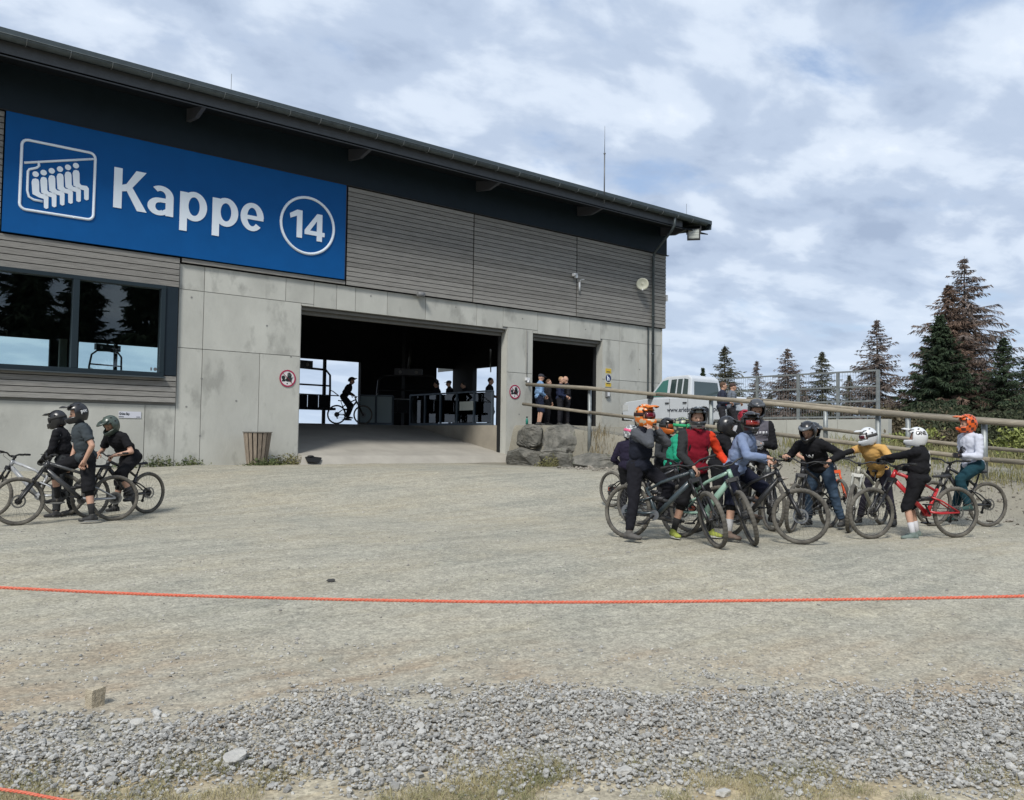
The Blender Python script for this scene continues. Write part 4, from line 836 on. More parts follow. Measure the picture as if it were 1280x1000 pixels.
# ---------------------------------------------------------------- red rope barrier in front
rope_m = mat('red rope', (.56, .10, .055), .8, vscale=140, col2=(.62, .21, .14))
def P3(px, py, t):
    q = _f+_r*((px-640)/FPX)-_u*((py-500)/FPX); h_ = math.hypot(q.x, q.y); s_ = t/(q.x*CY+q.y*SY); return Vector((0, 0, CAMH))+q*s_
def rope(name, ctrl, r, label):
    pts = [P3(*c) for c in ctrl]; out = []
    for i in range(len(pts)-1):
        p0, p1, p2, p3 = pts[max(i-1, 0)], pts[i], pts[i+1], pts[min(i+2, len(pts)-1)]
        for k in range(40): t = k/40; out.append(.5*((2*p1)+(-p0+p2)*t+(2*p0-5*p1+4*p2-p3)*t*t+(-p0+3*p1-3*p2+p3)*t**3))
    out.append(pts[-1]); b = MB(); L_ = 0; ns = 3
    acc = [0]
    for a, c in zip(out, out[1:]): acc.append(acc[-1]+(c-a).length)
    N_ = int(acc[-1]/.003); res = []
    xs = np.linspace(0, acc[-1], N_); arr = np.array([tuple(p) for p in out]); res = np.stack([np.interp(xs, acc, arr[:, k]) for k in range(3)], -1)
    d = np.gradient(res, axis=0); d /= np.linalg.norm(d, axis=1)[:, None]; u = np.cross(d, [0, 0, 1.]); u /= np.linalg.norm(u, axis=1)[:, None]; v = np.cross(u, d)
    Vs = []; Fs = []; off = 0
    for s_ in range(ns):                          # three twisted strands
        ph = xs/.028*2*math.pi/1+s_*2*math.pi/ns; c = res+(u*np.cos(ph)[:, None]+v*np.sin(ph)[:, None])*r*.5; k = 6
        ring = [c+(u*math.cos(2*math.pi*q/k)+v*math.sin(2*math.pi*q/k))*r*.56 for q in range(k)]; Vs.append(np.stack(ring, 1).reshape(-1, 3))
        i = np.arange(N_-1)[:, None]*k; q = np.arange(k)[None]; Fs.append((np.stack([i+q, i+(q+1) % k, i+k+(q+1) % k, i+k+q], -1).reshape(-1, 4))+off); off += N_*k
    o = link(name, numesh(name, np.concatenate(Vs), np.concatenate(Fs), rope_m, True)); return tag(o, label, 'rope')
rope('rope', [(-220, 724, 1.95), (0, 734.5, 1.95), (250, 745, 1.95), (640, 752.5, 1.95), (1000, 750, 1.95), (1280, 745, 1.95), (1450, 738, 1.95)], .0037, 'taut red rope stretched across the whole picture at waist height')
rope('rope', [(-200, 965, 1.9), (0, 986.5, 1.9), (75, 999, 1.9), (260, 1030, 1.9), (500, 1060, 1.9), (900, 1075, 1.9), (1400, 1050, 1.9)], .0037, 'lower red rope showing only in the bottom left corner')

# ================================================================ inside the station
ralum = mat('railing aluminium', (.10, .125, .15), .4, .5); rglass = glass('railing glass', (.30, .42, .48), 1.0)
def railing(p, q, n, label, h=1.2, z0=FL, glass_m=None):
    p = Vector((*p, z0)); q = Vector((*q, z0)); T_ = thing('glass_railing', label, 'railing', tuple(p)); d = q-p
    for i in range(n+1): a = d*(i/n); MB().bar(a, a+Vector((0, 0, h)), .07, .07).build('post', ralum, T_)
    MB().bar((0, 0, h), d+Vector((0, 0, h)), .07, .05).build('handrail', ralum, T_); MB().bar((0, 0, .04), d+Vector((0, 0, .04)), .06, .09).build('bottom_rail', ralum, T_)
    for i in range(n):
        a = d*((i+.04)/n); b = d*((i+.96)/n); m_ = MB(); m_.bar(a+Vector((0, 0, .10+h*.45)), b+Vector((0, 0, .10+h*.45)), .012, h-.18, hint=(0, 0, 1)); 
        mm = MB(); up = Vector((0, 0, 1)); nrm = d.normalized().cross(up)*.006
        mm.add([a+up*.10-nrm, b+up*.10-nrm, b+up*(h-.04)-nrm, a+up*(h-.04)-nrm, a+up*.10+nrm, b+up*.10+nrm, b+up*(h-.04)+nrm, a+up*(h-.04)+nrm], [(0, 1, 2, 3), (7, 6, 5, 4), (0, 4, 5, 1), (1, 5, 6, 2), (2, 6, 7, 3), (3, 7, 4, 0)]); mm.build('glass_panel', glass_m or rglass, T_)
    return T_
railing((17.45, 22.9), (17.45, 28.3), 5, 'glass railing above the ramp wall, right side of the wide gate')
x0, y0 = gp(449, 33.5); x1, y1 = gp(491, 33.5); railing((x0, y0), (x1, y1), 2, 'short glass railing behind the indoor cyclist', glass_m=mat('lit glass panel', (.30, .38, .40), .3))  # opaque pale panel colour stands in for front light on the glass
t_ = thing('notice_board', 'small white paper notice on the glass railing', 'notice', (17.40, 24.4, 2.62)); MB().box(-.008, -.42, -.16, 0, .42, .16).build('sheet', mat('paper', (.55, .58, .52), .7), t_)
t_ = thing('litter', 'dark scrap lying on the ramp edge at the left jamb', 'litter', (10.1, 21.6, .88)); MB().ell((0, 0, .03), .10, .07, .035).build('scrap', black, t_); 
MB().poly([(-.25, -.3, -.10), (.10, -.35, -.14), (.28, -.12, -.02), (-.1, .2, .04)], (0, 0, .02)).build('rubber_mat', black, t_)
def chair(x, y, rz, label, wdt=3.0, z0=FL+.15, pods=6):
    T_ = thing('lift_chair', label, 'lift chair', (x, y, z0), rz, 'chairs of the lift inside the station'); w2 = wdt/2; c = mat('chair frame', (.05, .052, .056), .35, .6)
    for i in range(pods):
        xx = -w2+(i+.5)*wdt/pods; s_ = MB().box(xx-wdt/pods*.45, -.45, .42, xx+wdt/pods*.45, .05, .52).build('seat', mat('chair seat', (.02, .022, .025), .7), T_); bevel(s_, .02)
        s_ = MB().box(xx-wdt/pods*.45, .05, .5, xx+wdt/pods*.45, .14, 1.05).build('backrest', MATS['chair seat'], T_); bevel(s_, .02)
    for s_ in (-1, 1):
        MB().tube([(s_*w2, .1, .45), (s_*(w2+.04), .12, 1.3), (s_*(w2-.02), .05, 1.85), (s_*(w2-.25), 0, 2.05), (0, 0, 2.08)], .045, 8).build('side_frame', c, T_)
    MB().tube([(-w2, .12, 1.42), (w2, .12, 1.42)], .035, 8).build('cross_bar', c, T_)
    b = MB().tube([(-w2-.03, -.55, 1.0), (-w2-.03, -.1, 1.2), (-w2-.03, .12, 1.25)], .02, 6).tube([(w2+.03, -.55, 1.0), (w2+.03, -.1, 1.2), (w2+.03, .12, 1.25)], .02, 6).tube([(-w2-.03, -.55, 1.0), (w2+.03, -.55, 1.0)], .025, 6)
    b.build('safety_bar', mat('safety bar', (.5, .52, .52), .35, .6), T_)
    MB().box(-.6, -.08, 2.08, .6, .08, 2.36).build('carrier', c, T_); MB().tube([(0, 0, 2.3), (.05, .2, 3.0), (.05, .1, 3.6)], .05, 8).build('hanger', c, T_)
    for q in (-.35, .35): MB().tube([(q, -.09, 2.2), (q, .09, 2.2)], .07, 12).build('roller', mat('roller', (.3, .3, .3), .5), T_)
    return T_
chair(13.7, 30.6, R(6), 'six seat lift chair at the left of the gate behind the cyclist')
x, y = gp(492, 37); chair(x, y-1.2, R(-35), 'lift chair with light safety bar in the middle of the dark hall', 2.6)
x, y = gp(133, 31.0); x, y = gp(132, 38.0); chair(x, y, R(20), 'lift chair seen through the right pane of the station window', 1.5, z0=3.15, pods=3)
# ================================================================ bicycles
tyre_m = mat('dusty tyre', (.065, .060, .052), .95, col2=(.14, .13, .11), vscale=7, bump=.4, bscale=60); rim_m = mat('bike rim', (.03, .03, .031), .45, .3, wear=((.16, .145, .12), 9, .55))
spoke_m = mat('spoke', (.16, .16, .16), .4, .6); blk = mat('bike black', (.017, .017, .019), .5, wear=((.10, .09, .075), 12, .62)); steel_m = mat('bike steel', (.22, .22, .22), .35, .8)
grip_m = mat('rubber grip', (.02, .02, .02), .8); saddle_m = mat('saddle', (.018, .018, .02), .6)
def wheel_parts(Rw, rear):
    key = (round(Rw, 3), rear)
    if key in wheel_parts.c: return wheel_parts.c[key]
    n = 84; k = 10; V = []; rt = .028; rc = Rw-rt
    for i in range(n):
        a = 2*math.pi*i/n; kn = 1.0+(.13 if i % 2 else 0.)
        for j in range(k):
            b = 2*math.pi*j/k; out = math.cos(b); r_ = rt*(kn if out > .25 else 1.0); V.append(((rc+r_*out)*math.cos(a), r_*math.sin(b)*1.02, (rc+r_*out)*math.sin(a)))
    i = np.arange(n)[:, None]; j = np.arange(k)[None]; F_ = np.stack([i*k+j+0*i, i*k+(j+1) % k, ((i+1) % n)*k+(j+1) % k, ((i+1) % n)*k+j+0*i], -1).reshape(-1, 4)
    ty = numesh('tyre', np.array(V), F_, tyre_m, False)
    rm = MB(); n = 48
    rr = rc-.016
    rm.tube([(rr*math.cos(2*math.pi*q/n), 0, rr*math.sin(2*math.pi*q/n)) for q in range(n)], .014, 8, closed=True, hint=(0, 1, 0)); rim = rm.mesh('rim', rim_m)
    sp = MB()
    for q in range(28): a = 2*math.pi*q/28; h = .022 if q % 2 else -.022; a2 = a+(.35 if (q//2) % 2 else -.35); sp.tube([(.025*math.cos(a2), h, .025*math.sin(a2)), ((rr-.01)*math.cos(a), 0, (rr-.01)*math.sin(a))], .0014, 3, caps=False)
    spk = sp.mesh('spokes', spoke_m)
    hb = MB().tube([(0, -.055, 0), (0, .055, 0)], .022, 12).tube([(0, .030, 0), (0, .037, 0)], .05, 16); hub = hb.mesh('hub', blk)
    dm = MB(); n = 28
    for q in range(n):
        a, b = 2*math.pi*q/n, 2*math.pi*(q+1)/n
        dm.poly([(r_*math.cos(c), .040, r_*math.sin(c)) for r_, c in ((.075, a), (.098, a), (.098, b), (.075, b))], (0, .003, 0))
        if q % 5 == 0: dm.bar((.03*math.cos(a), .041, .03*math.sin(a)), (.08*math.cos(b), .041, .08*math.sin(b)), .003, .012, hint=(0, 1, 0))
    disc = dm.mesh('brake_disc', steel_m); cas = None
    if rear:
        c = MB()
        for q in range(9): c.tube([(0, -.022-q*.0045, 0), (0, -.024-q*.0045, 0)], .088-.0075*q, 20)
        cas = c.mesh('cassette', steel_m)
    wheel_parts.c[key] = (ty, rim, spk, hub, disc, cas); return wheel_parts.c[key]
wheel_parts.c = {}
def bike(label, rear, front, col, steer=0., lean=0., col2=None, Rw=.365, wear=True, fork=(.015, .015, .016), motor=False, bar_col=None, hub_col=None):
    """rear/front: (picture column, metres ahead) of the two contact points"""
    xr, yr = gp(*rear); xf, yf = gp(*front); d = Vector((xf-xr, yf-yr, 0)); wb = d.length; wb = min(max(wb, 1.0), 1.34); yaw = math.atan2(d.y, d.x)
    zr = gzz(xr, yr); zf = gzz(xf, yf); pitch = math.atan2(zf-zr, wb)
    T_ = thing('bicycle', label, 'bicycle', (xr, yr, zr), yaw, 'mountain bikes'); T_.rotation_euler = Euler((lean, -pitch, yaw), 'XYZ')
    k = wb/1.24; paint = mat('bike paint %.2f %.2f %.2f' % tuple(col), col, .32, spec=.6, wear=((.14, .125, .10), 7, .60) if wear else None)
    p2 = mat('bike paint %.2f %.2f %.2f' % tuple(col2), col2, .35) if col2 else paint
    fk = mat('fork %.2f %.2f %.2f' % tuple(fork), fork, .35, wear=((.12, .11, .09), 9, .6))
    S = lambda x, z: (x*k, 0, z*Rw/.365)
    HB, HT = Vector(S(.925, .86)), Vector(S(.875, .965)); BB = Vector(S(.43, .345)); ST = Vector(S(.265, .70)); AX = Vector(S(0, .365)); AF = Vector(S(1.24, .365))
    f = MB(); f.tube([HB, HT], [.033, .030], 12); dtm = BB+(HB-BB)*.5+Vector((-.015, 0, -.012))
    f.tube([BB+Vector((.02, 0, .02)), dtm, HB+(BB-HB)*.02], [.040 if motor else .031, .048 if motor else .036, .034], 12, flat=.8)
    f.tube([HT+(HB-HT)*.25, ST+(HT-ST)*.35+Vector((0, 0, -.01)), ST+Vector((.03, 0, -.03))], [.025, .022, .019], 12)
    f.tube([BB, BB+(ST-BB)*.45, ST], [.034, .024, .021], 12)
    f.tube([BB+Vector((0, -.055, 0)), BB+Vector((0, .055, 0))], .036 if not motor else .075, 16); f.build('frame', paint, T_)
    for s_ in (-1, 1):
        RB = ST+(BB-ST)*.38
        r_ = MB().tube([AX+Vector((0, s_*.07, 0)), AX+(BB-AX)*.6+Vector((0, s_*.055, .0)), BB+Vector((.0, s_*.04, .035))], [.014, .017, .018], 8)
        r_.tube([AX+Vector((0, s_*.07, .01)), AX+(RB-AX)*.7+Vector((0, s_*.05, .02)), RB+Vector((.05, s_*.03, .02))], [.011, .012, .013], 8); r_.build('rear_stay', p2, T_)
    MB().tube([BB+Vector((.16*k, 0, .19)), ST+Vector((.055, 0, -.12))], [.026, .026], 10).tube([BB+Vector((.10*k, 0, .22)), ST+Vector((.10, 0, -.14))], .033, 10).build('shock', blk, T_)
    sp_ = ST+(ST-BB).normalized()*.17*Rw/.365; MB().tube([ST, sp_], .014, 8).build('seatpost', blk, T_)
    sd_ = MB(); c = sp_+Vector((.02, 0, .025)); sd_.v = []; prof = [(-.125, .060), (-.10, .068), (-.03, .045), (.05, .024), (.12, .017), (.135, .008)]
    for x, w_ in prof:
        for y, z in ((-1, -.012), (-.8, .012), (0, .02), (.8, .012), (1, -.012)): sd_.v.append((c.x+x, y*w_, c.z+z+(.012 if x < -.09 else 0)))
    for i in range(len(prof)-1):
        for j in range(4): sd_.f.append([i*5+j, i*5+j+1, (i+1)*5+j+1, (i+1)*5+j]); sd_.m.append(0); sd_.s.append(True)
    o = sd_.build('saddle', saddle_m, T_); mo = o.modifiers.new('s', 'SOLIDIFY'); mo.thickness = .022; mo.offset = -1
    # drivetrain on the right side
    MB().tube([BB+Vector((0, -.05, 0)), BB+Vector((0, -.056, 0))], .068, 24).build('chainring', steel_m, T_)
    ca = R(20+60*random.random()); cd = Vector((math.cos(ca), 0, math.sin(ca)))*.17
    for s_ in (-1, 1):
        cr = MB(); e = BB+cd*s_+Vector((0, s_*.085, 0)); cr.bar(BB+Vector((0, s_*.07, 0)), e, .014, .028, hint=(0, 1, 0)); cr.box(e.x-.05, e.y+(0.01 if s_ > 0 else -.11), e.z-.009, e.x+.05, e.y+(.11 if s_ > 0 else -.01), e.z+.009); cr.build('crank_and_pedal', blk, T_)
    ch = MB(); ch.bar(BB+Vector((0, -.054, .068)), AX+Vector((0, -.054, .05)), .004, .008).bar(BB+Vector((0, -.054, -.068)), AX+Vector((.05, -.06, -.14)), .004, .008).bar(AX+Vector((.05, -.06, -.14)), AX+Vector((.02, -.05, -.05)), .004, .008)
    ch.build('chain', blk, T_); MB().tube([AX+Vector((.0, -.085, -.03)), AX+Vector((.03, -.08, -.12))], [.02, .014], 8).tube([AX+Vector((.045, -.075, -.135)), AX+Vector((.045, -.062, -.135))], .028, 10).build('derailleur', blk, T_)
    def wheelset(c, rear_, Ms=None):
        ty, rim, spk, hub, disc, cas = wheel_parts(Rw, rear_); M = Matrix.Translation(c) @ Matrix.Rotation(random.uniform(0, 6), 4, 'Y')
        if Ms is not None: M = Ms @ M
        W = bpy.data.objects.new('wheel', None); COL.objects.link(W); W.parent = T_; W.matrix_local = M; W.empty_display_size = .1
        link('tyre', ty, W); link('rim', rim, W); link('spokes', spk, W); link('hub', hub, W); link('brake_disc', disc, W)
        if cas: link('cassette', cas, W)
        if hub_col: MB().tube([(0, -.06, 0), (0, .06, 0)], .035, 12).build('hub_shell', mat('hub orange', hub_col, .4), W)
    wheelset(AX, True)
    ax = (HT-HB).normalized(); Ms = Matrix.Translation(HB) @ Matrix.Rotation(steer, 4, ax) @ Matrix.Translation(-HB)
    wheelset(AF, False, Ms)
    def fb(b, name, m): b.xf(Ms); return b.build(name, m, T_)
    cw = HB-ax*.03; off = (AF-cw); off = off-ax*off.dot(ax)
    b = MB(); b.bar(cw+Vector((0, -.085, 0)), cw+Vector((0, .085, 0)), .05, .055, hint=ax)
    for s_ in (-1, 1):
        lo = AF+Vector((0, s_*.062, 0)); up = Vector((cw.x, s_*.062, cw.z))+off*.15; md = up+(lo-up)*.42
        b.tube([up, md], .0175, 10); b.tube([md, lo+(up-lo)*.10, lo], [.024, .024, .018], 10)
    b.tube([AF+Vector((0, -.062, 0))+(cw-AF)*.62-ax*.0+off*.3, AF+Vector((0, 0, 0))+(cw-AF)*.70+off*.5, AF+Vector((0, .062, 0))+(cw-AF)*.62+off*.3], .014, 6)
    fb(b, 'fork', fk)
    st_ = HT+ax*.05; bc = st_+Vector((.05, 0, .015)); b = MB(); b.bar(st_-Vector((.015, 0, 0)), bc, .045, .04); b.tube([HT, st_+ax*.015], .02, 10); fb(b, 'stem', blk)
    bp = [bc+Vector((-.045, s_*.39, .045))if abs(s_) == 1 else None for s_ in (-1, 1)]
    b = MB(); b.tube([bc+Vector((-.05, -.385, .05)), bc+Vector((-.02, -.15, .04)), bc+Vector((0, -.05, 0)), bc+Vector((0, .05, 0)), bc+Vector((-.02, .15, .04)), bc+Vector((-.05, .385, .05))], .0125, 8); fb(b, 'handlebar', blk if not bar_col else mat('bar colour', bar_col, .4))
    for s_ in (-1, 1):
        b = MB(); b.tube([bc+Vector((-.036, s_*.265, .045)), bc+Vector((-.05, s_*.39, .05))], .0175, 8); fb(b, 'grip', grip_m)
        b = MB(); b.tube([bc+Vector((-.03, s_*.225, .042)), bc+Vector((.03, s_*.25, .030)), bc+Vector((.02, s_*.34, .030))], .006, 6); b.tube([bc+Vector((0, s_*.20, .03)), bc+Vector((.05, s_*.14, .0)), HT+Vector((.03, s_*.03, -.02)), HB+Vector((.0, s_*.05, -.18))], .0035, 4); fb(b, 'brake_lever', blk)
    bpy.context.view_layer.update()
    info = dict(T=T_, k=k, M=Matrix.Translation((xr, yr, zr)) @ Matrix.Rotation(yaw, 4, 'Z'), grips=[(Ms @ (bc+Vector((-.042, s_*.32, .055)))) for s_ in (-1, 1)], bb=BB, yaw=yaw)
    return info

# ================================================================ people
def remesh(mb, vox, smooth=3, wr=0., seed=0):
    me = bpy.data.meshes.new('r'); me.from_pydata(mb.v, [], mb.f); o = bpy.data.objects.new('r', me); COL.objects.link(o)
    m = o.modifiers.new('r', 'REMESH'); m.mode = 'VOXEL'; m.voxel_size = vox; m.use_smooth_shade = True
    if smooth: s_ = o.modifiers.new('s', 'SMOOTH'); s_.factor = .5; s_.iterations = smooth
    bpy.context.view_layer.update(); out = bpy.data.meshes.new_from_object(o.evaluated_get(bpy.context.evaluated_depsgraph_get())); bpy.data.objects.remove(o); bpy.data.meshes.remove(me)
    n = len(out.vertices)
    if wr and n:
        V = np.empty(n*3); out.vertices.foreach_get('co', V); V = V.reshape(-1, 3); Nn = np.empty(n*3); out.vertices.foreach_get('normal', Nn); Nn = Nn.reshape(-1, 3)
        r = np.random.default_rng(seed+5); D = np.zeros(n)
        for q in range(9):
            f_ = r.normal(size=3); f_ /= np.linalg.norm(f_); f_ *= r.uniform(18, 55)*np.array([1, 1, 1.5]); D += np.sin(V @ f_+r.uniform(0, 6)+1.2*np.sin(V @ (f_[::-1]*.3)))
        fold = np.abs(D/3.2); V = V+Nn*((fold-.5)*wr)[:, None]; out.vertices.foreach_set('co', V.ravel()); out.update()
    out.polygons.foreach_set('use_smooth', [True]*len(out.polygons)); return out
skin_m = mat('skin', (.46, .27, .19), .55, var=.08, vscale=14); skin_t = mat('tanned skin', (.38, .21, .14), .55, var=.08, vscale=14)
def ik(a, c, l1, l2, hint):
    d = c-a; L_ = d.length; mx = (l1+l2)*.999
    if L_ > mx: c = a+d.normalized()*mx; d = c-a; L_ = mx
    u = d.normalized(); h = Vector(hint); h = h-u*h.dot(u); h = h.normalized() if h.length > 1e-4 else Vector((0, 0, 1)); x = (l1*l1-l2*l2+L_*L_)/(2*L_); y = math.sqrt(max(0, l1*l1-x*x)); return a+u*x+h*y, c
def hand_geo(b, w, d, palm_n, side, curl, s):
    """palm at wrist w pointing d, palm normal palm_n (towards inside of grip); side +1 left hand"""
    d = d.normalized(); n = (palm_n-d*palm_n.dot(d)).normalized(); a = d.cross(n)*side
    for k in range(4):
        o = a*(k-1.5)*.0205*s; b.cap(w+o*.7, w+d*.085*s+o, .0145*s, .0115*s, 7)
        p = w+d*.088*s+o; fl = (.068, .078, .072, .056)[k]*s if side else .07*s; c = curl; q = p
        for j, fr in enumerate((.48, .30, .24)):
            ang = c*(j+1)*.8; dd = d*math.cos(ang)+n*math.sin(ang); q2 = q+dd*fl*fr*1.15; b.cap(q, q2, (.0098-.0012*j)*s, (.0088-.0012*j)*s, 6); q = q2
    p = w+d*.02*s-a*.030*s; q = p+(d*.45-a*.75+n*.35).normalized()*.04*s; b.cap(p, q, .0135*s, .0110*s, 7); q2 = q+(d*.7-a*.15+n*(.3+.3*curl)).normalized()*.032*s; b.cap(q, q2, .0105*s, .0085*s, 7)
def cmat(name, col, **k): return mat('cloth '+name, col, .9, spec=.15, var=.10, vscale=9, bump=.25, bscale=120, **k)
BLACKC = cmat('black', (.012, .012, .014))
def helmet(T_, c, f, u, s, main, accent=None, visor=None, full=True, goggles=None, strap=None, pattern='none', text=None, gframe=(.02, .02, .02)):
    """c head centre; f forward, u up"""
    f = f.normalized(); l = u.cross(f).normalized(); u = f.cross(l).normalized(); mm = mat('helmet %.2f %.2f %.2f' % main, main, .3, spec=.6, wear=None); am = mat('helmet %.2f %.2f %.2f' % accent, accent, .35) if accent else mm
    H = lambda x, y, z: c+f*x*s+l*y*s+u*z*s
    def pt(az, el, g=1.0):
        ce, se = math.cos(el), math.sin(el); rf, rl, ru = .139, .117, .146
        ext = 0
        if full and el < R(2): t = min(1, (R(2)-el)/R(28)); ext = .062*t*max(0, math.cos(az))**1.6
        low = 1.0-.10*max(0, -el/R(50))
        x = ce*math.cos(az)*(rf*(1.0 if math.cos(az) > 0 else 1.04)*g*low+ext*(1.15 if g >= 1 else 1)); y = ce*math.sin(az)*rl*g*low; return x, y, se*ru*g*(1.24 if se < 0 else 1.0)+.016
    na, ne = 48, 26; e0 = R(-52); V = []; idx = {}
    def vid(i, j):
        if (i, j) not in idx:
            az = -math.pi+2*math.pi*i/na; el = e0+(R(90)-e0)*j/ne; idx[(i, j)] = len(V); V.append(H(*pt(az, el)))
        return idx[(i, j)]
    F1, MI = [], []
    for i in range(na):
        for j in range(ne):
            az = -math.pi+2*math.pi*(i+.5)/na; el = e0+(R(90)-e0)*(j+.5)/ne; azd, eld = math.degrees(az), math.degrees(el); aa = abs(azd)
            if full:
                if aa < 64 and -15 < eld < 30-aa*.08: continue
                if aa < 70 and eld < -48+.0*aa: continue
                if aa > 115 and eld < -40: continue
            else:
                if aa < 95 and eld < 22: continue
                if eld < -12: continue
            ii = (i+1) % na; F1.append((vid(i, j), vid(ii, j), vid(ii, j+1), vid(i, j+1)))
            mi = 0
            if pattern == 'stripes': mi = 1 if (int((azd+180)/17)+int((eld+60)/13)) % 3 == 0 else 0
            elif pattern == 'lower': mi = 1 if eld < -8 else 0
            elif pattern == 'top': mi = 1 if (aa < 25 or aa > 150) and eld > 30 or (eld < -30) else 0
            elif pattern == 'flame': mi = 1 if math.sin(azd*.11+eld*.13)+math.sin(azd*.05-eld*.21) > .35 else 0
            elif pattern == 'vents': mi = 1 if (eld > 38 and (int((azd+180)/22.5)) % 2 == 0 and int(eld/14) % 2 == 1) else 0
            MI.append(mi)
    me = bpy.data.meshes.new('helmet'); me.from_pydata([tuple(v) for v in V], [], F1); me.materials.append(mm); me.materials.append(am); me.polygons.foreach_set('material_index', MI); me.polygons.foreach_set('use_smooth', [True]*len(F1)); me.update()
    o = link('helmet', me, T_); mo = o.modifiers.new('s', 'SOLIDIFY'); mo.thickness = .02*s; mo.offset = -1
    hv = o
    vm = mat('visor %.2f %.2f %.2f' % visor, visor, .35) if visor else mm
    b = MB(); vs = []; n = 12
    for i in range(n+1):
        az = R(-62+124*i/n); x, y, z = pt(az, R(36), 1.03); ln = (.092 if full else .06)*max(0, math.cos(az*1.1))**.55
        vs.append([H(x-.02, y, z+.012), H(x+ln*.5, y*.98, z+.020+.014*math.cos(az*1.5)), H(x+ln, y*.84, z+.006+.016*math.cos(az*1.5))])
    for r_ in vs: b.v += [tuple(v) for v in r_]
    for i in range(n):
        for j in range(2): b.f.append([i*3+j, (i+1)*3+j, (i+1)*3+j+1, i*3+j+1]); b.m.append(0); b.s.append(True)
    me = b.mesh('visor', vm); vz = link('visor', me, hv); mo = vz.modifiers.new('s', 'SOLIDIFY'); mo.thickness = .010*s
    for sx in (-1, 1):
        x, y, z = pt(R(66)*sx, R(26), 1.02); MB().ell(H(x, y, z), .012*s).build('visor_screw', blk, hv)
    if full:                                       # mouth vent and side vents
        for q in (-1, 0, 1): x, y, z = pt(R(13*q), R(-34), 1.0); MB().ell(H(x-.0*abs(q), y, z), .015*s, .011*s, .012*s).build('vent', blk, hv)
        for sx in (-1, 1):
            for el in (52, 20): x, y, z = pt(R(105)*sx, R(el), .985); MB().ell(H(x, y, z), .020*s, .013*s, .012*s).build('vent', blk, hv)
    if goggles:
        gm = mat('goggle lens %.2f %.2f %.2f' % goggles, goggles, .08, spec=.9); gf = mat('goggle frame %.2f %.2f %.2f' % gframe, gframe, .5)
        for nm, e1, e2, aw, g, m_ in (('goggle_frame', -13, 20, 60, .93, gf), ('goggle_lens', -8, 15, 50, .965, gm)):
            b = MB(); n = 14
            for i in range(n+1):
                for j in range(4):
                    az = R(-aw+2*aw*i/n); el = R(e1+(e2-e1)*j/3); x, y, z = pt(az, el, g); x = math.cos(el)*math.cos(az)*.137*g*.98+.012; 
                    if nm == 'goggle_frame' and abs(az) < R(12) and j == 0: z += .012
                    b.v.append(tuple(H(x, y, z)))
            for i in range(n):
                for j in range(3): b.f.append([i*4+j, (i+1)*4+j, (i+1)*4+j+1, i*4+j+1]); b.m.append(0); b.s.append(True)
            me = b.mesh(nm, m_); o = link(nm, me, hv); mo = o.modifiers.new('s', 'SOLIDIFY'); mo.thickness = .006*s
        b = MB(); n = 30; sm_ = mat('strap %.2f %.2f %.2f' % (strap or gframe), strap or gframe, .8)
        for i in range(n+1):
            az = R(62+236*i/n)
            for el in (-1, 15): x, y, z = pt(az, R(el-2), 1.035); b.v.append(tuple(H(x, y, z)))
        for i in range(n): b.f.append([i*2, i*2+2, i*2+3, i*2+1]); b.m.append(0); b.s.append(True)
        me = b.mesh('strap', sm_); o = link('strap', me, hv); mo = o.modifiers.new('s', 'SOLIDIFY'); mo.thickness = .004*s
    if text:
        st_, az0, el0, hh, tcol = text; me = textmesh(st_, .03, 0., mat('helmet print %.2f' % tcol[0], tcol, .5), 2)
        bm = bmesh.new(); bm.from_mesh(me); bmesh.ops.triangulate(bm, faces=bm.faces[:]); bmesh.ops.subdivide_edges(bm, edges=bm.edges[:], cuts=2, use_grid_fill=True); wd = max(v.co.x for v in bm.verts)
        for v in bm.verts:
            az = R(az0)+v.co.x/(.13)*hh*1.0*(1 if True else -1); el = R(el0)+(v.co.y-.35)*hh/.13; x, y, z = pt(az, el, 1.025); v.co = H(x, y, z)
        bm.to_mesh(me); bm.free(); o = link('print', me, hv); mo = o.modifiers.new('s', 'SOLIDIFY'); mo.thickness = .004
    return hv
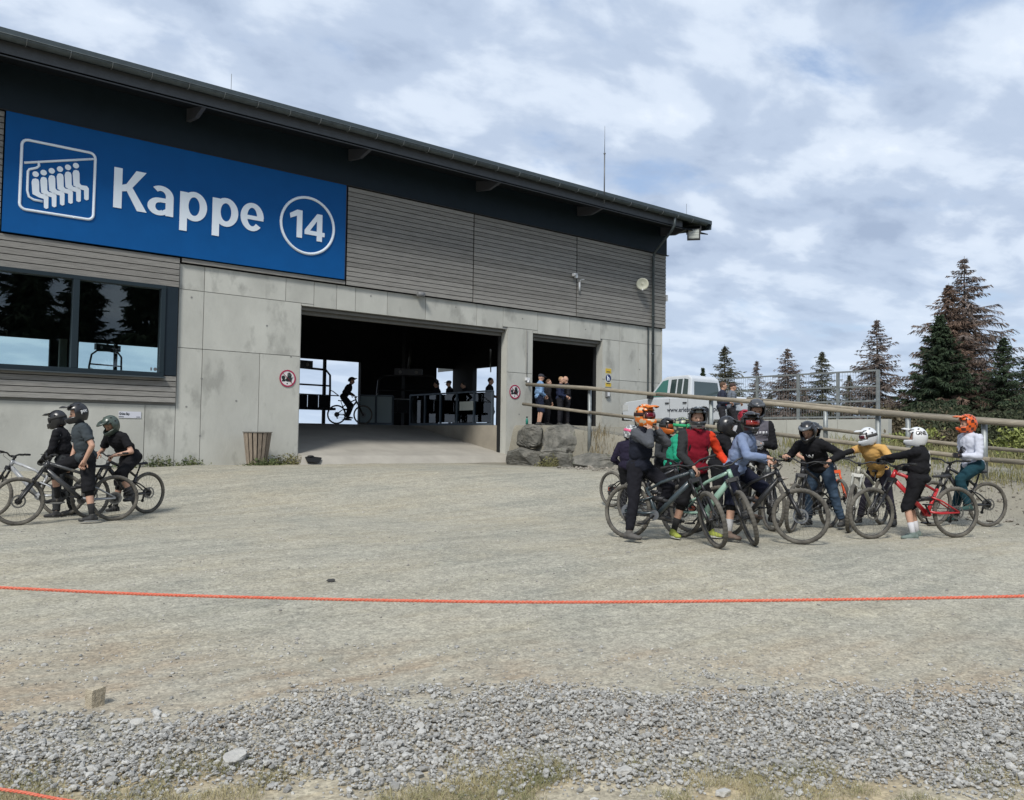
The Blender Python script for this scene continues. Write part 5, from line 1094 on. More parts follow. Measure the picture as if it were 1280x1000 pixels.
def person(label, base, yaw, H_=1.78, pelvis=(0, 0, .95), neck=(.03, 0, 1.47), look=(0, 0), feet=(((-.0, .11, .08), 0), ((0, -.11, .08), 0)), hands=((.1, .3, .85), (.1, -.3, .85)), knee=(1, 0, 0), elbow=(-1, 0, -.3),
           top=None, bottom=None, sleeve='long', legs='long', shoe=(.03, .03, .032), glove=None, sock=None, sole=None, hel=None, hair=None, vest=None, armpads=False, sleeves=None, twist=0, curl=.9, fat=1.15, far=False, pads=None, sleeve2=None, palm=None, cap=None, skin=None, prints=(), pack=None, M=None, knees=None, elbows=None, cat='person', group=None):
    """joint targets in metres in the person's own frame (x forward, y left), for a height of H_"""
    s = H_/1.78; M0 = M if M is not None else (Matrix.Translation(base) @ Matrix.Rotation(yaw, 4, 'Z'))
    T_ = thing('person', label, 'person', tuple(M0.translation), 0, group); Mi = Matrix.Translation(-M0.translation) @ M0; W = lambda p: Mi @ Vector(p); Wd = lambda d: (Mi.to_3x3() @ Vector(d))
    vox = .022 if far else .0135; sk = skin or skin_m
    P_ = W(pelvis); Nk = W(neck); tv = (Nk-P_).normalized(); fw = Wd((math.cos(R(twist)), math.sin(R(twist)), 0)); lf = tv.cross(fw).normalized()*1.0; lf = (tv.cross(fw)).normalized(); fwt = lf.cross(tv).normalized()
    lp = Wd((0, 1, 0)); fp = Wd((1, 0, 0))
    lookv = Wd((math.cos(R(look[0]))*math.cos(R(look[1])), math.sin(R(look[0]))*math.cos(R(look[1])), math.sin(R(look[1])))); hc = Nk+tv*.045*s+Vector((0, 0, .095*s))+Vector((lookv.x, lookv.y, 0))*.03*s
    hu = Vector((0, 0, 1)); hu = (hu-lookv*hu.dot(lookv)).normalized(); hl = hu.cross(lookv)
    sh = [Nk-tv*.075*s+lf*.180*s*fat**.3, Nk-tv*.075*s-lf*.180*s*fat**.3]; hp = [P_+lp*.092*s, P_-lp*.092*s]
    ank = [W(feet[0][0]), W(feet[1][0])]; kn = []; wr = []; el = []
    for i in range(2):
        kh = knees[i] if knees else knee; k_, a_ = ik(hp[i], ank[i], .44*s, .43*s, Wd(kh)); kn.append(k_); ank[i] = a_
        eh = elbows[i] if elbows else elbow; e_, w_ = ik(sh[i], W(hands[i]), .30*s, .27*s, Wd(eh)+lf*(.6 if i == 0 else -.6)); el.append(e_); wr.append(w_)
    B = MB(); cap_ = B.cap; wst = P_+(Nk-P_)*.38
    Mt = Matrix((fwt, lf, tv)).transposed()
    B.ell(P_+tv*.02*s, .105*s*fat, .155*s*fat**.5, .11*s, M=Mt); B.ell(wst, .095*s*fat, .135*s*fat**.6, .15*s, M=Mt); B.ell(P_+(Nk-P_)*.70, .112*s*fat**.7, .16*s, .17*s, M=Mt)
    cap_(Nk-tv*.05*s, Nk+(hc-Nk)*.75, .062*s, .055*s)
    Mh = Matrix((lookv, hl, hu)).transposed()
    B.ell(hc+hu*.015*s, .098*s, .078*s, .112*s, M=Mh); B.ell(hc+lookv*.03*s-hu*.055*s, .062*s, .055*s, .06*s, M=Mh)
    B.cap(hc+lookv*.088*s+hu*.015*s, hc+lookv*.112*s-hu*.02*s, .010*s, .015*s, 8); B.ell(hc+lookv*.08*s-hu*.052*s, .018*s, .026*s, .012*s, M=Mh)
    for q in (-1, 1): B.ell(hc+hl*q*.079*s-lookv*.008*s, .020*s, .010*s, .032*s, M=Mh); B.ell(hc+lookv*.078*s+hl*q*.032*s+hu*.034*s, .018*s, .022*s, .008*s, M=Mh)
    for i in range(2):
        cap_(sh[i], el[i], .052*s, .040*s); cap_(el[i], wr[i], .041*s, .028*s); B.ell(sh[i], .06*s)
        cap_(hp[i], kn[i], .085*s*fat**.5, .056*s); m_ = kn[i]+(ank[i]-kn[i])*.35; cap_(kn[i], m_, .054*s, .055*s); cap_(m_, ank[i], .056*s, .036*s)
    body = remesh(B, vox, 2)
    HB_ = MB(); gl = []
    for i in range(2):
        d = (wr[i]-el[i]).normalized(); pn = Wd(palm[i]) if palm else Vector((0, 0, -1)); dd = (d+pn*.15).normalized()
        if not far: hand_geo(HB_, wr[i]-d*.01*s, dd, pn, (1, -1)[i], curl, s)
        else: HB_.ell(wr[i]+d*.06*s, .05*s, .035*s, .03*s)
    body.materials.append(sk); mods = []
    if glove:
        link('body', body, T_); hm = HB_.xf(Matrix.Identity(4)); gm = MB()
        for i in range(2):
            d = (wr[i]-el[i]).normalized(); HB_.tube([wr[i]-d*.045*s, wr[i]+d*.015*s], [.034*s, .031*s], 10)
        HB_.build('gloves', mat('glove %.2f %.2f %.2f' % glove, glove, .8), T_, fixn=False)
    else:
        bm = bmesh.new(); bm.from_mesh(body); me2 = HB_.mesh('h', sk); bm.from_mesh(me2); bm.to_mesh(body); bm.free(); bpy.data.meshes.remove(me2); body.polygons.foreach_set('use_smooth', [True]*len(body.polygons)); link('body', body, T_)
    # shirt
    if top:
        C = MB(); g = .022*s
        C.ell(P_+tv*.02*s, .138*s*fat, .182*s*fat**.5, .11*s, M=Mt); C.ell(wst, .128*s*fat, .172*s*fat**.6, .17*s, M=Mt); C.ell(P_+(Nk-P_)*.68, .134*s*fat**.7, .190*s*fat**.3, .19*s, M=Mt)
        C.tube([P_-tv*.07*s, P_+tv*.12*s], [.155*s*fat**.6, .14*s*fat**.6], 16, flat=1.0) if False else None
        C.cap(Nk-tv*.06*s, Nk+tv*.004*s, .085*s, .068*s)
        for i in range(2):
            C.ell(sh[i], .068*s); C.cap(Nk-tv*.035*s, sh[i], .064*s, .064*s)
            if sleeve == 'long' or (sleeve2 and i == 0):
                C.cap(sh[i], el[i], .070*s, .060*s); q = el[i]+(wr[i]-el[i])*.92; C.ell(el[i], .062*s); C.tube([el[i], q], [.060*s, .044*s], 12)
            elif sleeve == 'short': q = sh[i]+(el[i]-sh[i])*.72; C.cap(sh[i], sh[i]+(el[i]-sh[i])*.4, .072*s, .068*s); C.tube([sh[i], q], [.07*s, .068*s], 14)
        me = remesh(C, vox*1.05, 4, .0 if far else .0075*s, 1); me.materials.append(top)
        if vest or sleeves:               # torso of another colour than the sleeves
            sl_ = sleeves or (top, top); me.materials.clear(); [me.materials.append(q_) for q_ in (vest or top, sl_[0], sl_[1])]
            def dseg(c, a, b): ab = b-a; t_ = max(0, min(1, (c-a).dot(ab)/ab.dot(ab))); return (c-a-ab*t_).length
            for p in me.polygons:
                c = p.center; ds_ = [min(dseg(c, sh[i]+(sh[i]-Nk)*.10, el[i])-.02*s, dseg(c, el[i], wr[i])-.02*s) for i in range(2)]; dt = dseg(c, P_, Nk-tv*.06*s)-.11*s
                k_ = 0 if ds_[0] < ds_[1] else 1; p.material_index = 1+k_ if ds_[k_] < dt else 0
        link('shirt', me, T_)
    if bottom:
        C = MB(); C.ell(P_+tv*.01*s, .120*s*fat, .165*s*fat**.5, .115*s, M=Mt)
        for i in range(2):
            if legs == 'long':
                C.cap(hp[i], kn[i], .106*s*fat**.5, .077*s); m_ = kn[i]+(ank[i]-kn[i])*.4; C.cap(kn[i], m_, .076*s, .072*s); C.tube([m_, kn[i]+(ank[i]-kn[i])*.93], [.071*s, .056*s], 14)
            else:
                fr = 1.0; C.cap(hp[i], hp[i]+(kn[i]-hp[i])*.75, .110*s*fat**.5, .096*s); C.tube([hp[i]+(kn[i]-hp[i])*.6, kn[i]+(kn[i]-hp[i]).normalized()*.03*s, kn[i]+(ank[i]-kn[i])*.14+(kn[i]-hp[i]).normalized()*.01*s], [.098*s, .094*s, .092*s], 16)
        me = remesh(C, vox*1.05, 2, 0 if far else .009*s, 2); me.materials.append(bottom); link('trousers' if legs == 'long' else 'shorts', me, T_)
    if armpads:
        for i in range(2): MB().tube([el[i]+(sh[i]-el[i])*.18, el[i], el[i]+(wr[i]-el[i])*.5, el[i]+(wr[i]-el[i])*.95], [.048*s, .052*s, .045*s, .036*s], 12).build('elbow_pad', cmat('pad', (.014, .014, .015)), T_)
    # knee pads and socks
    for i in range(2):
        if pads: MB().tube([kn[i]+(hp[i]-kn[i]).normalized()*.05*s, kn[i], kn[i]+(ank[i]-kn[i])*.30], [.062*s, .066*s, .060*s], 14).build('knee_pad', cmat('pad', (.014, .014, .015)), T_)
        if sock: MB().tube([ank[i]+(kn[i]-ank[i])*.42, ank[i]+(kn[i]-ank[i])*.2, ank[i]-Vector((0, 0, .02))], [.050*s, .043*s, .042*s], 12).build('sock', mat('sock %.2f %.2f %.2f' % sock, sock, .9), T_)
        fy = feet[i][1]; fd = Wd((math.cos(R(fy)), math.sin(R(fy)), 0)); tip = feet[i][2] if len(feet[i]) > 2 else 0; fd = (fd+Vector((0, 0, tip))).normalized(); a = ank[i]; up = Vector((0, 0, 1)); sd_ = up.cross(fd).normalized()
        Ms_ = Matrix((fd, sd_, fd.cross(sd_))).transposed(); uz = fd.cross(sd_)
        C = MB(); C.ell(a-uz*.035*s-fd*.035*s, .052*s, .040*s, .045*s, M=Ms_); C.ell(a-uz*.045*s+fd*.05*s, .10*s, .044*s, .040*s, M=Ms_); C.ell(a-uz*.052*s+fd*.125*s, .065*s, .048*s, .030*s, M=Ms_); C.tube([a-uz*.04*s, a+uz*.035*s], [.048*s, .045*s], 12)
        me = remesh(C, .012 if not far else .02, 2); me.materials.append(mat('shoe %.2f %.2f %.2f' % shoe, shoe, .75, wear=((.16, .145, .12), 20, .58))); link('shoe', me, T_)
        if not far:
            o = []; n = 16
            for q in range(n): t_ = 2*math.pi*q/n; o.append(a-uz*.080*s+fd*(.04+.135*math.cos(t_))*s+sd_*.046*s*math.sin(t_)*(1.0+.12*math.cos(t_)))
            MB().poly(o, uz*.022*s).build('sole', mat('sole %.2f' % (sole or (.03,))[0], sole or (.03, .03, .03), .8), T_)
    # face
    if not far:
        for q in (-1, 1): MB().ell(hc+lookv*.086*s+hl*q*.032*s+hu*.016*s, .012*s, .012*s, .008*s, M=Mh, nu=8, nv=6).build('eye', mat('eye', (.03, .025, .02), .3), T_)
    if hair:
        C = MB(); C.ell(hc+hu*.035*s-lookv*.018*s, .102*s, .086*s, .100*s, M=Mh); me = remesh(C, .012, 1, .008*s, 7); me.materials.append(mat('hair %.2f %.2f %.2f' % hair, hair, .8, bump=.5, bscale=80)); link('hair', me, T_)
        for v in me.vertices:
            dq = v.co-hc; fx = dq.dot(lookv)/s; uq = dq.dot(hu)/s
            if fx > .03 and uq < .055+.2*(fx-.03): v.co -= lookv*(fx-.02)*s*.9
            if uq < -.02: v.co += hu*(-.02-uq)*s
    if cap:
        cm_ = mat('cap %.2f %.2f %.2f' % cap, cap, .85); C = MB(); C.ell(hc+hu*.055*s-lookv*.01*s, .108*s, .092*s, .075*s, M=Mh); C.poly([hc+hu*.055*s+lookv*.09*s+hl*.06*s, hc+hu*.045*s+lookv*.17*s+hl*.035*s, hc+hu*.045*s+lookv*.17*s-hl*.035*s, hc+hu*.055*s+lookv*.09*s-hl*.06*s], hu*.01*s); C.build('cap', cm_, T_)
    if hel: helmet(T_, hc+hu*.0*s, lookv, hu, max(s, .93)*1.07, **hel)
    if pack:
        C = MB(); c = P_+(Nk-P_)*.62-fwt*.17*s; C.ell(c, .085*s, .13*s, .22*s, M=Mt); me = remesh(C, .016, 2, .01, 4); me.materials.append(mat('pack %.2f %.2f %.2f' % pack, pack, .8)); link('backpack', me, T_)
        for q in (-1, 1): MB().tube([Nk+lf*q*.09*s-fwt*.10*s, Nk+lf*q*.10*s+tv*.02*s, Nk+lf*q*.10*s+fwt*.10*s-tv*.10*s, P_+(Nk-P_)*.45+lf*q*.13*s+fwt*.10*s], .016*s, 6).build('strap', mat('pack strap', (.015, .015, .015), .8), T_)
    for (kind, a_, up_, w_, h_, colr, txt) in prints:     # flat print wrapped on the garment: kind chest/back/side
        dirv = {'chest': fwt, 'back': -fwt, 'left': lf, 'right': -lf}[kind]; rt = tv.cross(dirv)*1.0; rt = rt.normalized()
        rad = {'chest': .137, 'back': .137, 'left': .185, 'right': .185}[kind]*s; org = P_+(Nk-P_)*up_; me = textmesh(txt, .03, 0, mat('print %.2f %.2f %.2f' % colr, colr, .8), 2)
        xs = [v.co.x for v in me.vertices]; ys = [v.co.y for v in me.vertices]; x0_, x1_, y0_, y1_ = min(xs), max(xs), min(ys), max(ys)
        bm = bmesh.new(); bm.from_mesh(me); bmesh.ops.triangulate(bm, faces=bm.faces[:]); bmesh.ops.subdivide_edges(bm, edges=bm.edges[:], cuts=1, use_grid_fill=True); bm.to_mesh(me); bm.free()
        for v in me.vertices:
            u_ = ((v.co.x-x0_)/(x1_-x0_)-.5)*w_*s; q_ = ((v.co.y-y0_)/(y1_-y0_)-.5)*h_*s; th = u_/rad+R(a_); v.co = org+tv*q_+dirv*(rad*1.02)*math.cos(th)+rt*rad*(1.25 if kind in ('chest', 'back') else .75)*math.sin(th)
        o = link('print', me, T_); sw_ = o.modifiers.new('w', 'SHRINKWRAP'); tgt = [c for c in T_.children if c.name.startswith('shirt')]
        if tgt: sw_.target = tgt[0]; sw_.offset = .005; sw_.wrap_mode = 'OUTSIDE_SURFACE'
        else: o.modifiers.clear()
        mo = o.modifiers.new('s', 'SOLIDIFY'); mo.thickness = .002
    return dict(T=T_, kn=kn, hp=hp, W=W, Wd=Wd, s=s)
PSI0 = math.atan2(-CY, SY)                          # yaw of picture-right
def psi(d): return PSI0+R(d)
def at(px, t): x, y = gp(px, t); return Vector((x, y, gzz(x, y)))
def on_bike(b, label, px=None, s=1.78, x0=.33, pel=.93, neckx=.30, neckz=1.43, look=(0, -5), grips=(True, True), **kw):
    M = b['M'].copy(); k = s/1.78; g = b['grips']
    args = dict(pelvis=(x0, 0, pel), neck=(x0+neckx, 0, neckz), look=look, feet=(((x0+.02, .26, .085*k), 12), ((x0-.05, -.27, .085*k), -12)), hands=[tuple(g[1]+Vector((-.09, 0, .02))), tuple(g[0]+Vector((-.09, 0, .02)))], elbow=(-.3, 0, -.6), palm=((.3, 0, -1), (.3, 0, -1)), curl=1.3)
    args.update(kw); return person(label, None, 0, H_=s, M=M, **args)
# ================================================================ left group
RG = 'riders waiting in the left group'; RR = 'riders waiting in the right group'
b1 = bike('silver bicycle cut by the left picture edge, handlebar showing', (82, 13.5), (-6, 13.3), (.34, .35, .36), steer=-.25, wear=True, Rw=.345)
b2 = bike('dark grey bicycle straddled by the rider in the grey shirt', (147, 12.95), (27, 12.15), (.045, .047, .05), steer=.05, Rw=.352, col2=(.30, .31, .32))
b3 = bike('black bicycle with its rear wheel in front of the weeds, rightmost of the left group', (188, 14.2), (117, 13.2), (.02, .02, .022), Rw=.35)
on_bike(b1, 'person in black jacket and black full face helmet, behind the grey shirt rider', s=1.72, x0=-.02, pel=.90, neckx=.10, neckz=1.42, look=(-12, -16), top=BLACKC, bottom=cmat('charcoal trousers', (.03, .032, .034)), legs='long', glove=(.02, .02, .02), shoe=(.02, .02, .022),
        hands=((.28, .12, .92), (.30, -.10, .92)), hel=dict(main=(.015, .015, .017), goggles=(.02, .02, .022)), prints=(('left', 0, .78, .05, .22, (.5, .5, .5), 'I'),), group=RG)
on_bike(b2, 'person in grey shirt and black shorts, nearest of the left group', s=1.82, x0=.42, pel=.98, neckx=.10, neckz=1.50, look=(0, -14), top=cmat('slate shirt', (.045, .055, .062)), bottom=BLACKC, sleeve='short', legs='short', shoe=(.03, .03, .03), sole=(.25, .25, .24), sock=(.015, .015, .015),
        hands=((.50, .26, .92), (.62, -.16, .86)), elbows=((-.5, 0, -.5), (-.5, 0, -.5)), feet=(((.36, .28, .085), 0), ((.74, -.26, .36), 0)), knees=((1, 0, 0), (.9, 0, .6)), pads=True, hel=dict(main=(.014, .014, .016), accent=(.25, .25, .26), pattern='none', text=('poc', 100, 8, .06, (.6, .6, .6))), skin=skin_m, group=RG)
on_bike(b3, 'person in black shirt with olive green helmet, bending forward on the left', s=1.74, x0=.36, pel=.96, neckx=.36, neckz=1.36, look=(0, -38), top=BLACKC, bottom=BLACKC, sleeve='short', legs='short', shoe=(.03, .03, .03), sock=(.03, .03, .03),
        hands=((.86, .2, 1.0), (.84, -.2, 1.02)), feet=(((.52, .25, .33), 0), ((.42, -.28, .085), 0)), knees=((1, 0, .2), (1, 0, 0)), hel=dict(main=(.055, .075, .06), visor=(.05, .065, .055), full=True, goggles=None), pads=True, group=RG)
# ================================================================ right group
ba = bike('dark slate bicycle in the foreground, under the orange helmet rider', (784, 11.3), (893, 10.45), (.035, .05, .058), steer=-.72, lean=-.08, wear=True)
bb = bike('mint green bicycle with chunky frame, second from the front', (852, 11.6), (938, 10.75), (.27, .42, .34), steer=-.78, motor=True)
bc_ = bike('black bicycle straddled by the rider in the blue hoodie', (903, 11.5), (1001, 10.9), (.02, .021, .024), steer=.30)
bd_ = bike('black bicycle of the rider in jeans, behind the hoodie rider', (1037, 13.2), (990, 12.35), (.022, .022, .024), steer=.25)
be = bike('grey bicycle behind the hoodie rider, front wheel towards the camera', (944, 13.5), (966, 12.5), (.14, .15, .15), steer=.2)
bf = bike('small bicycle with orange fork behind the rider in jeans', (1010, 15.2), (1050, 14.3), (.03, .03, .03), fork=(.55, .07, .01), steer=-.3, Rw=.34)
bg_ = bike('cream bicycle under the rider in the yellow shirt', (1101, 13.5), (1062, 12.5), (.36, .35, .29), steer=.25, fork=(.3, .3, .27))
bh = bike('bright red bicycle held by the child in black', (1194, 12.0), (1081, 11.75), (.42, .018, .022), col2=(.42, .018, .022), wear=False, steer=.06)
bi = bike('black bicycle under the rider in the white jersey, rightmost', (1233, 13.6), (1165, 13.4), (.016, .016, .018), steer=.1)
bj = bike('small bicycle with orange hub, rearmost beside the boulders', (765, 15.4), (812, 14.6), (.02, .02, .025), Rw=.33, hub_col=(.55, .09, .03))
bk = bike('dark bicycle with pink hub behind the foreground bike', (795, 12.8), (855, 12.2), (.02, .02, .024), Rw=.35, steer=.2, hub_col=(.5, .04, .12))
on_bike(ba, 'person in dark jacket fastening the chin strap of a flame orange helmet', s=1.80, x0=.20, pel=.97, neckx=.05, neckz=1.50, look=(-8, -2), top=cmat('navy jacket', (.013, .015, .024)), sleeves=(cmat('slate sleeve', (.075, .08, .09)), cmat('slate sleeve', (0, 0, 0))), bottom=cmat('black trousers', (.012, .012, .016)), legs='long', shoe=(.09, .085, .08), vest=None, curl=1.5,
        hands=((.42, .06, 1.50), (.42, -.10, 1.48)), elbows=((.4, .2, -1), (.4, -.2, -1)), palm=((-.6, -.6, .4), (-.6, .6, .4)), feet=(((.36, .27, .34), 0, -.1), ((.24, -.30, .085), 0)), knees=((1, 0, .3), (1, -.1, 0)), twist=5, fat=1.2,
        hel=dict(main=(.62, .15, .015), accent=(.50, .42, .30), visor=(.60, .16, .02), pattern='flame', goggles=(.12, .006, .015), gframe=(.03, .01, .01)), group=RR)
on_bike(bb, 'person in red vest with orange sleeve and black open helmet, facing the camera', s=1.80, x0=.22, pel=.96, neckx=.05, neckz=1.50, look=(-45, -2), top=cmat('crimson vest', (.17, .008, .018)), sleeves=(cmat('orange sleeve', (.60, .05, .018)), cmat('black sleeve', (.03, .032, .034))), bottom=BLACKC, legs='short', shoe=(.30, .34, .06), sole=(.5, .5, .45), sock=(.02, .02, .02), pads=True, curl=1.0,
        hands=((.60, .26, 1.02), (.42, -.25, .98)), feet=(((.32, .26, .085), 0), ((.10, -.30, .085), -25)), twist=-30, fat=1.25, hel=dict(main=(.025, .028, .03), accent=(.30, .32, .32), pattern='top', goggles=None), pack=(.02, .02, .02), group=RR)
on_bike(bc_, 'person in faded blue hoodie with black helmet and red goggles, gripping the handlebar', s=1.80, x0=.17, pel=.97, neckx=.20, neckz=1.44, look=(-55, -4), top=cmat('blue hoodie', (.14, .185, .30), col2=(.20, .25, .37)), bottom=cmat('navy trousers', (.014, .016, .03)), legs='short', shoe=(.14, .10, .08), sock=(.35, .35, .35), pads=True,
        feet=(((.30, .26, .35), 0), ((.20, -.30, .085), -8)), hel=dict(main=(.016, .016, .017), accent=(.12, .12, .12), pattern='vents', goggles=(.22, .02, .015), gframe=(.02, .02, .02)), group=RR)
on_bike(bd_, 'person in black shirt and blue jeans with black helmet, leaning over a bicycle', s=1.82, x0=.33, pel=.98, neckx=.34, neckz=1.37, look=(8, -30), top=BLACKC, bottom=cmat('blue jeans', (.035, .058, .092), col2=(.055, .085, .13)), legs='long', shoe=(.05, .05, .05), sleeve='long',
        feet=(((.10, .26, .085), 10), ((.20, -.26, .085), -10)), hel=dict(main=(.013, .013, .014), visor=(.10, .11, .12), goggles=None), prints=(('chest', 0, .62, .10, .07, (.5, .5, .5), 'W'),), group=RR)
on_bike(be, 'tall person in grey and black jersey with matt grey helmet, looking down at gloves', s=2.0, x0=.05, pel=1.10, neckx=.02, neckz=1.68, look=(-5, -22), top=BLACKC, vest=cmat('grey jersey', (.11, .105, .125)), bottom=cmat('charcoal', (.03, .03, .033)), legs='long', glove=(.20, .20, .21), shoe=(.03, .03, .03), curl=.8,
        hands=((.30, .02, 1.30), (.28, -.10, 1.27)), elbows=((-.3, .2, -1), (-.3, -.2, -1)), palm=((0, -1, -.3), (0, 1, -.3)), hel=dict(main=(.05, .053, .057), goggles=None), prints=(('chest', 0, .66, .22, .045, (.5, .5, .52), 'IIIIII'),), group=RR)
on_bike(bg_, 'person in mustard yellow shirt with white full face helmet, holding the cream bicycle', s=1.62, x0=.10, pel=.86, neckx=.36, neckz=1.29, look=(-48, -14), top=cmat('mustard shirt', (.50, .29, .09), col2=(.56, .34, .12)), bottom=cmat('purple black', (.022, .02, .03)), sleeve='short', legs='long', glove=(.02, .02, .02), armpads=True, shoe=(.04, .04, .04),
        feet=(((.15, .25, .085), 0), ((.25, -.26, .085), 0)), hel=dict(main=(.60, .62, .64), visor=(.62, .64, .66), goggles=(.10, .02, .03), gframe=(.5, .5, .5), strap=(.05, .05, .05)), pads=True, group=RR)
hb = bh['M'] @ bh['grips'][1]
cb = at(1147, 11.9)
ML = (Matrix.Translation(cb) @ Matrix.Rotation(psi(145), 4, 'Z')).inverted(); hl_ = ML @ (bh['M'] @ bh['grips'][0]); hr_ = ML @ (bh['M'] @ bh['grips'][1])
person('child in black jersey and shorts with white helmet lettered ONE, holding the red bicycle', cb, psi(145), H_=1.64, pelvis=(0, 0, .84), neck=(-.02, 0, 1.30), look=(8, 0), feet=(((.04, .17, .07), 30), ((.04, -.17, .07), 25)), hands=((hl_.x+.08, hl_.y-.05, hl_.z+.02), (.28, -.30, .98)), palm=((.2, 0, -1), (.2, 0, -1)), elbow=(-.2, 0, -1),
       top=BLACKC, bottom=BLACKC, legs='short', shoe=(.14, .18, .165), sole=(.3, .3, .28), sock=(.50, .50, .52), glove=(.02, .02, .02), fat=1.35, hel=dict(main=(.62, .63, .64), visor=(.6, .6, .6), goggles=None, text=('ONE', 84, 24, .072, (.015, .015, .016))),
       prints=(('back', 5, .62, .07, .26, (.5, .5, .5), 'Z'),), hair=(.30, .24, .17), group=RR)
on_bike(bi, 'person in white printed jersey and orange full face helmet, seated at the right', s=1.80, x0=.25, pel=1.0, neckx=.06, neckz=1.52, look=(-15, -4), top=cmat('white jersey', (.50, .52, .60), col2=(.56, .58, .66)), bottom=cmat('teal trousers', (.012, .042, .056)), legs='long', glove=(.02, .02, .025), shoe=(.02, .06, .055), sock=(.4, .25, .2),
        hands=((.58, .10, 1.16), (.52, .05, 1.22)), elbows=((-.6, 0, -.8), (-.6, 0, -.8)), palm=((-1, 0, 0), (-1, 0, 0)), feet=(((.52, .20, .36), 0), ((.50, -.20, .085), 0)), knees=((1, 0, .4), (1, 0, .2)),
        hel=dict(main=(.62, .10, .015), accent=(.10, .03, .02), visor=(.60, .16, .06), pattern='stripes', goggles=None), prints=(('left', 20, .70, .12, .12, (.03, .06, .09), 'M'), ('left', 20, .36, .13, .11, (.04, .07, .09), 'X')), group=RR)
# the second row
person('child in dark purple jacket with grey striped helmet turned away, beside the small bicycle', at(786, 14.3), psi(60), H_=1.62, pelvis=(0, 0, .84), neck=(.05, 0, 1.28), look=(-40, -20), top=cmat('aubergine jacket', (.018, .015, .03)), bottom=BLACKC, legs='long', glove=(.02, .02, .02), hands=((.2, .2, .85), (.25, -.15, .9)),
       hel=dict(main=(.17, .18, .18), accent=(.5, .5, .5), visor=(.02, .02, .022), pattern='stripes', goggles=(.03, .03, .03), strap=(.6, .1, .2)), group=RR)
person('person in bright green jersey with green goggles, behind the red vest rider', at(841, 13.4), psi(-25), H_=1.74, pelvis=(0, 0, .92), neck=(.12, 0, 1.40), look=(10, -5), top=cmat('green jersey', (.02, .27, .16)), bottom=BLACKC, legs='long', glove=(.02, .02, .02), hands=((.4, .2, 1.05), (.4, -.2, 1.05)),
       hel=dict(main=(.03, .035, .04), accent=(.3, .32, .2), visor=(.45, .45, .30), pattern='flame', goggles=(.02, .25, .12), gframe=(.02, .3, .12)), group=RR)
person('person in dark jacket with black and orange helmet, half hidden by the flame orange helmet', at(829, 14.4), psi(-40), H_=1.72, pelvis=(0, 0, .92), neck=(.05, 0, 1.40), look=(-10, -4), top=cmat('dark grey', (.03, .032, .035)), bottom=BLACKC, hands=((.3, .2, 1.0), (.3, -.2, 1.0)),
       hel=dict(main=(.02, .02, .022), accent=(.5, .12, .02), pattern='lower', goggles=(.25, .05, .01)), group=RR)
person('person in black with black helmet turned right, between red vest and teal shirt riders', at(897, 12.9), psi(-12), H_=1.78, pelvis=(0, 0, .95), neck=(.10, 0, 1.42), look=(14, -18), top=BLACKC, bottom=BLACKC, glove=(.35, .35, .33), hands=((.45, .25, 1.0), (.48, -.2, .98)), elbow=(-.2, 0, -1),
       hel=dict(main=(.014, .014, .016), visor=(.06, .06, .065), goggles=None), group=RR)
person('person in light teal shirt bending forward, dark helmet', at(921, 14.2), psi(-35), H_=1.76, pelvis=(-.1, 0, .95), neck=(.18, 0, 1.32), look=(10, -12), top=cmat('teal shirt', (.05, .36, .42)), bottom=BLACKC, hands=((.4, .2, 1.0), (.4, -.2, 1.0)), hel=dict(main=(.03, .03, .033), accent=(.25, .27, .28), pattern='top', goggles=None), group=RR)
person('person with dark red helmet at the very back, behind the teal shirt', at(929, 16.2), psi(-60), H_=1.78, pelvis=(0, 0, .95), neck=(.02, 0, 1.46), look=(0, 0), top=cmat('pale grey top', (.35, .35, .36)), bottom=BLACKC, hands=((.2, .25, .9), (.2, -.25, .9)), hel=dict(main=(.25, .008, .02), goggles=None), group=RR)
person('person in black short sleeved shirt standing hidden behind the rider in jeans', at(1013, 14.7), psi(-80), H_=1.56, pelvis=(0, 0, .90), neck=(.08, 0, 1.34), look=(0, -25), top=BLACKC, bottom=BLACKC, sleeve='short', hands=((.2, .25, .92), (.25, -.2, .95)), hel=dict(main=(.03, .03, .033), goggles=None), group=RR)
# people on the terrace and in the station
G1 = 'bystanders without bicycles'
person('man in dark blue shirt with short hair behind the truck bed, left of two', at(902, 25.6), psi(-10), H_=1.80, look=(5, 0), top=cmat('dark blue shirt', (.03, .035, .055)), bottom=cmat('trousers', (.03, .03, .035)), hair=(.09, .05, .03), sleeve='long', hands=((.25, .1, 1.1), (.25, -.1, 1.1)), group=G1)
person('man in grey shirt and dark cap behind the truck bed, right of two', at(914, 26.4), psi(0), H_=1.86, look=(0, 5), top=cmat('grey shirt', (.13, .15, .18)), bottom=cmat('trousers', (0, 0, 0)), cap=(.05, .03, .025), sleeve='long', hands=((.25, .1, 1.1), (.25, -.1, 1.1)), group=G1)
def inside(label, px, t, z, yaw, **kw): x, y = gp(px, t); kw.setdefault('far', True); return person(label, (x, y, z), yaw, group=G1, **kw)
dk = cmat('very dark', (.018, .018, .022))
person('man in light blue shirt standing in the small gate beside the pillar', (*gp(674, 28.0), 1.93), psi(15), H_=1.80, look=(0, -12), top=cmat('light blue shirt', (.17, .28, .45)), bottom=cmat('navy shorts', (.015, .02, .04)), legs='short', cap=(.03, .03, .04), hands=((.2, .15, 1.0), (.2, -.1, 1.0)), group=G1)
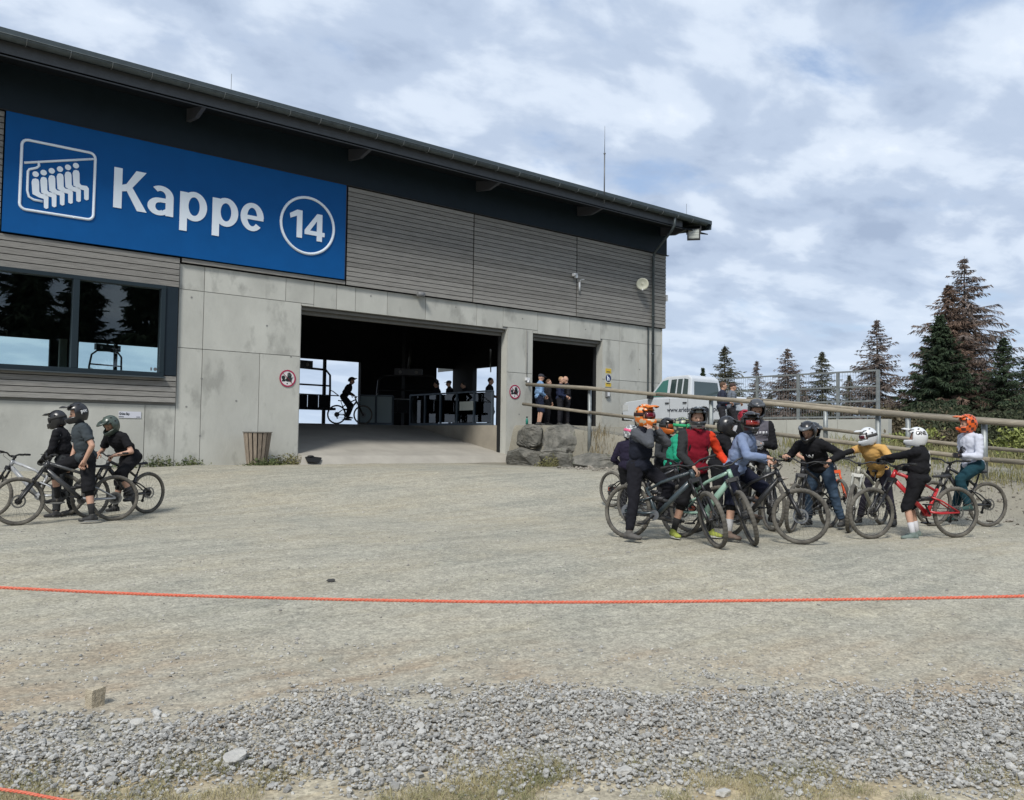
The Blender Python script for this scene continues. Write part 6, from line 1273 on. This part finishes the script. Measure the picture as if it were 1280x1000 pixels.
person('person in dark clothes just right of the light blue shirt in the small gate', (*gp(684, 28.9), 1.93), psi(20), H_=1.66, look=(-40, 0), top=dk, bottom=dk, hair=(.12, .07, .04), pelvis=(0, 0, .90), neck=(.02, 0, 1.37), hands=((.1, .2, .8), (.1, -.2, .8)), group=G1)
person('person with fair hair in navy jacket in the middle of the small gate', (*gp(700, 28.4), 1.93), psi(-15), H_=1.72, look=(-20, 0), top=cmat('navy top', (.016, .022, .05)), bottom=dk, hair=(.35, .22, .12), pelvis=(0, 0, .92), neck=(.02, 0, 1.42), hands=((.25, .1, 1.0), (.25, -.1, 1.0)), group=G1)
person('bald man in black shirt, rightmost in the small gate', (*gp(709, 28.9), 1.93), psi(190), H_=1.78, look=(10, -10), top=dk, bottom=dk, hands=((.25, .1, 1.0), (.25, -.1, 1.0)), group=G1)
for px, t, H_, cp, lb in ((547, 32.6, 1.80, None, 'dark silhouetted person at the far end of the glass railing'), (562.5, 31.8, 1.78, (.02, .02, .02), 'silhouetted person with a cap behind the glass railing'), (587, 31.3, 1.78, None, 'silhouetted person bending over the glass railing'), (611, 30.2, 1.86, None, 'silhouetted bearded man nearest the right jamb behind the glass railing')):
    bent = px == 587; person(lb, (*gp(px, t), FL), psi(-10 if px > 600 else 190), H_=H_, look=(0, -5), top=dk, bottom=dk, hair=(.02, .02, .02) if not cp else None, cap=cp, neck=((.20, 0, 1.38) if bent else (.03, 0, 1.47)), hands=((.3, .2, 1.05), (.3, -.2, 1.05)), group=G1)
bx = bike('bicycle silhouetted inside the wide gate', (421, 31.5), (448, 31.5), (.015, .015, .016), wear=False)
for q in (bx,):
    x, y = gp(421, 31.5); q['T'].location = (x, y, FL); q['T'].rotation_euler = (0, 0, q['yaw']); q['M'] = Matrix.Translation((x, y, FL)) @ Matrix.Rotation(q['yaw'], 4, 'Z')
on_bike(bx, 'cyclist silhouetted in the bright opening of the wide gate', s=1.78, x0=.25, pel=1.02, neckx=.25, neckz=1.50, look=(0, -10), top=dk, bottom=dk, feet=(((.42, .12, .30), 0), ((.42, -.12, .22), 0)), hel=dict(main=(.015, .015, .015), full=False, goggles=None), group=G1)
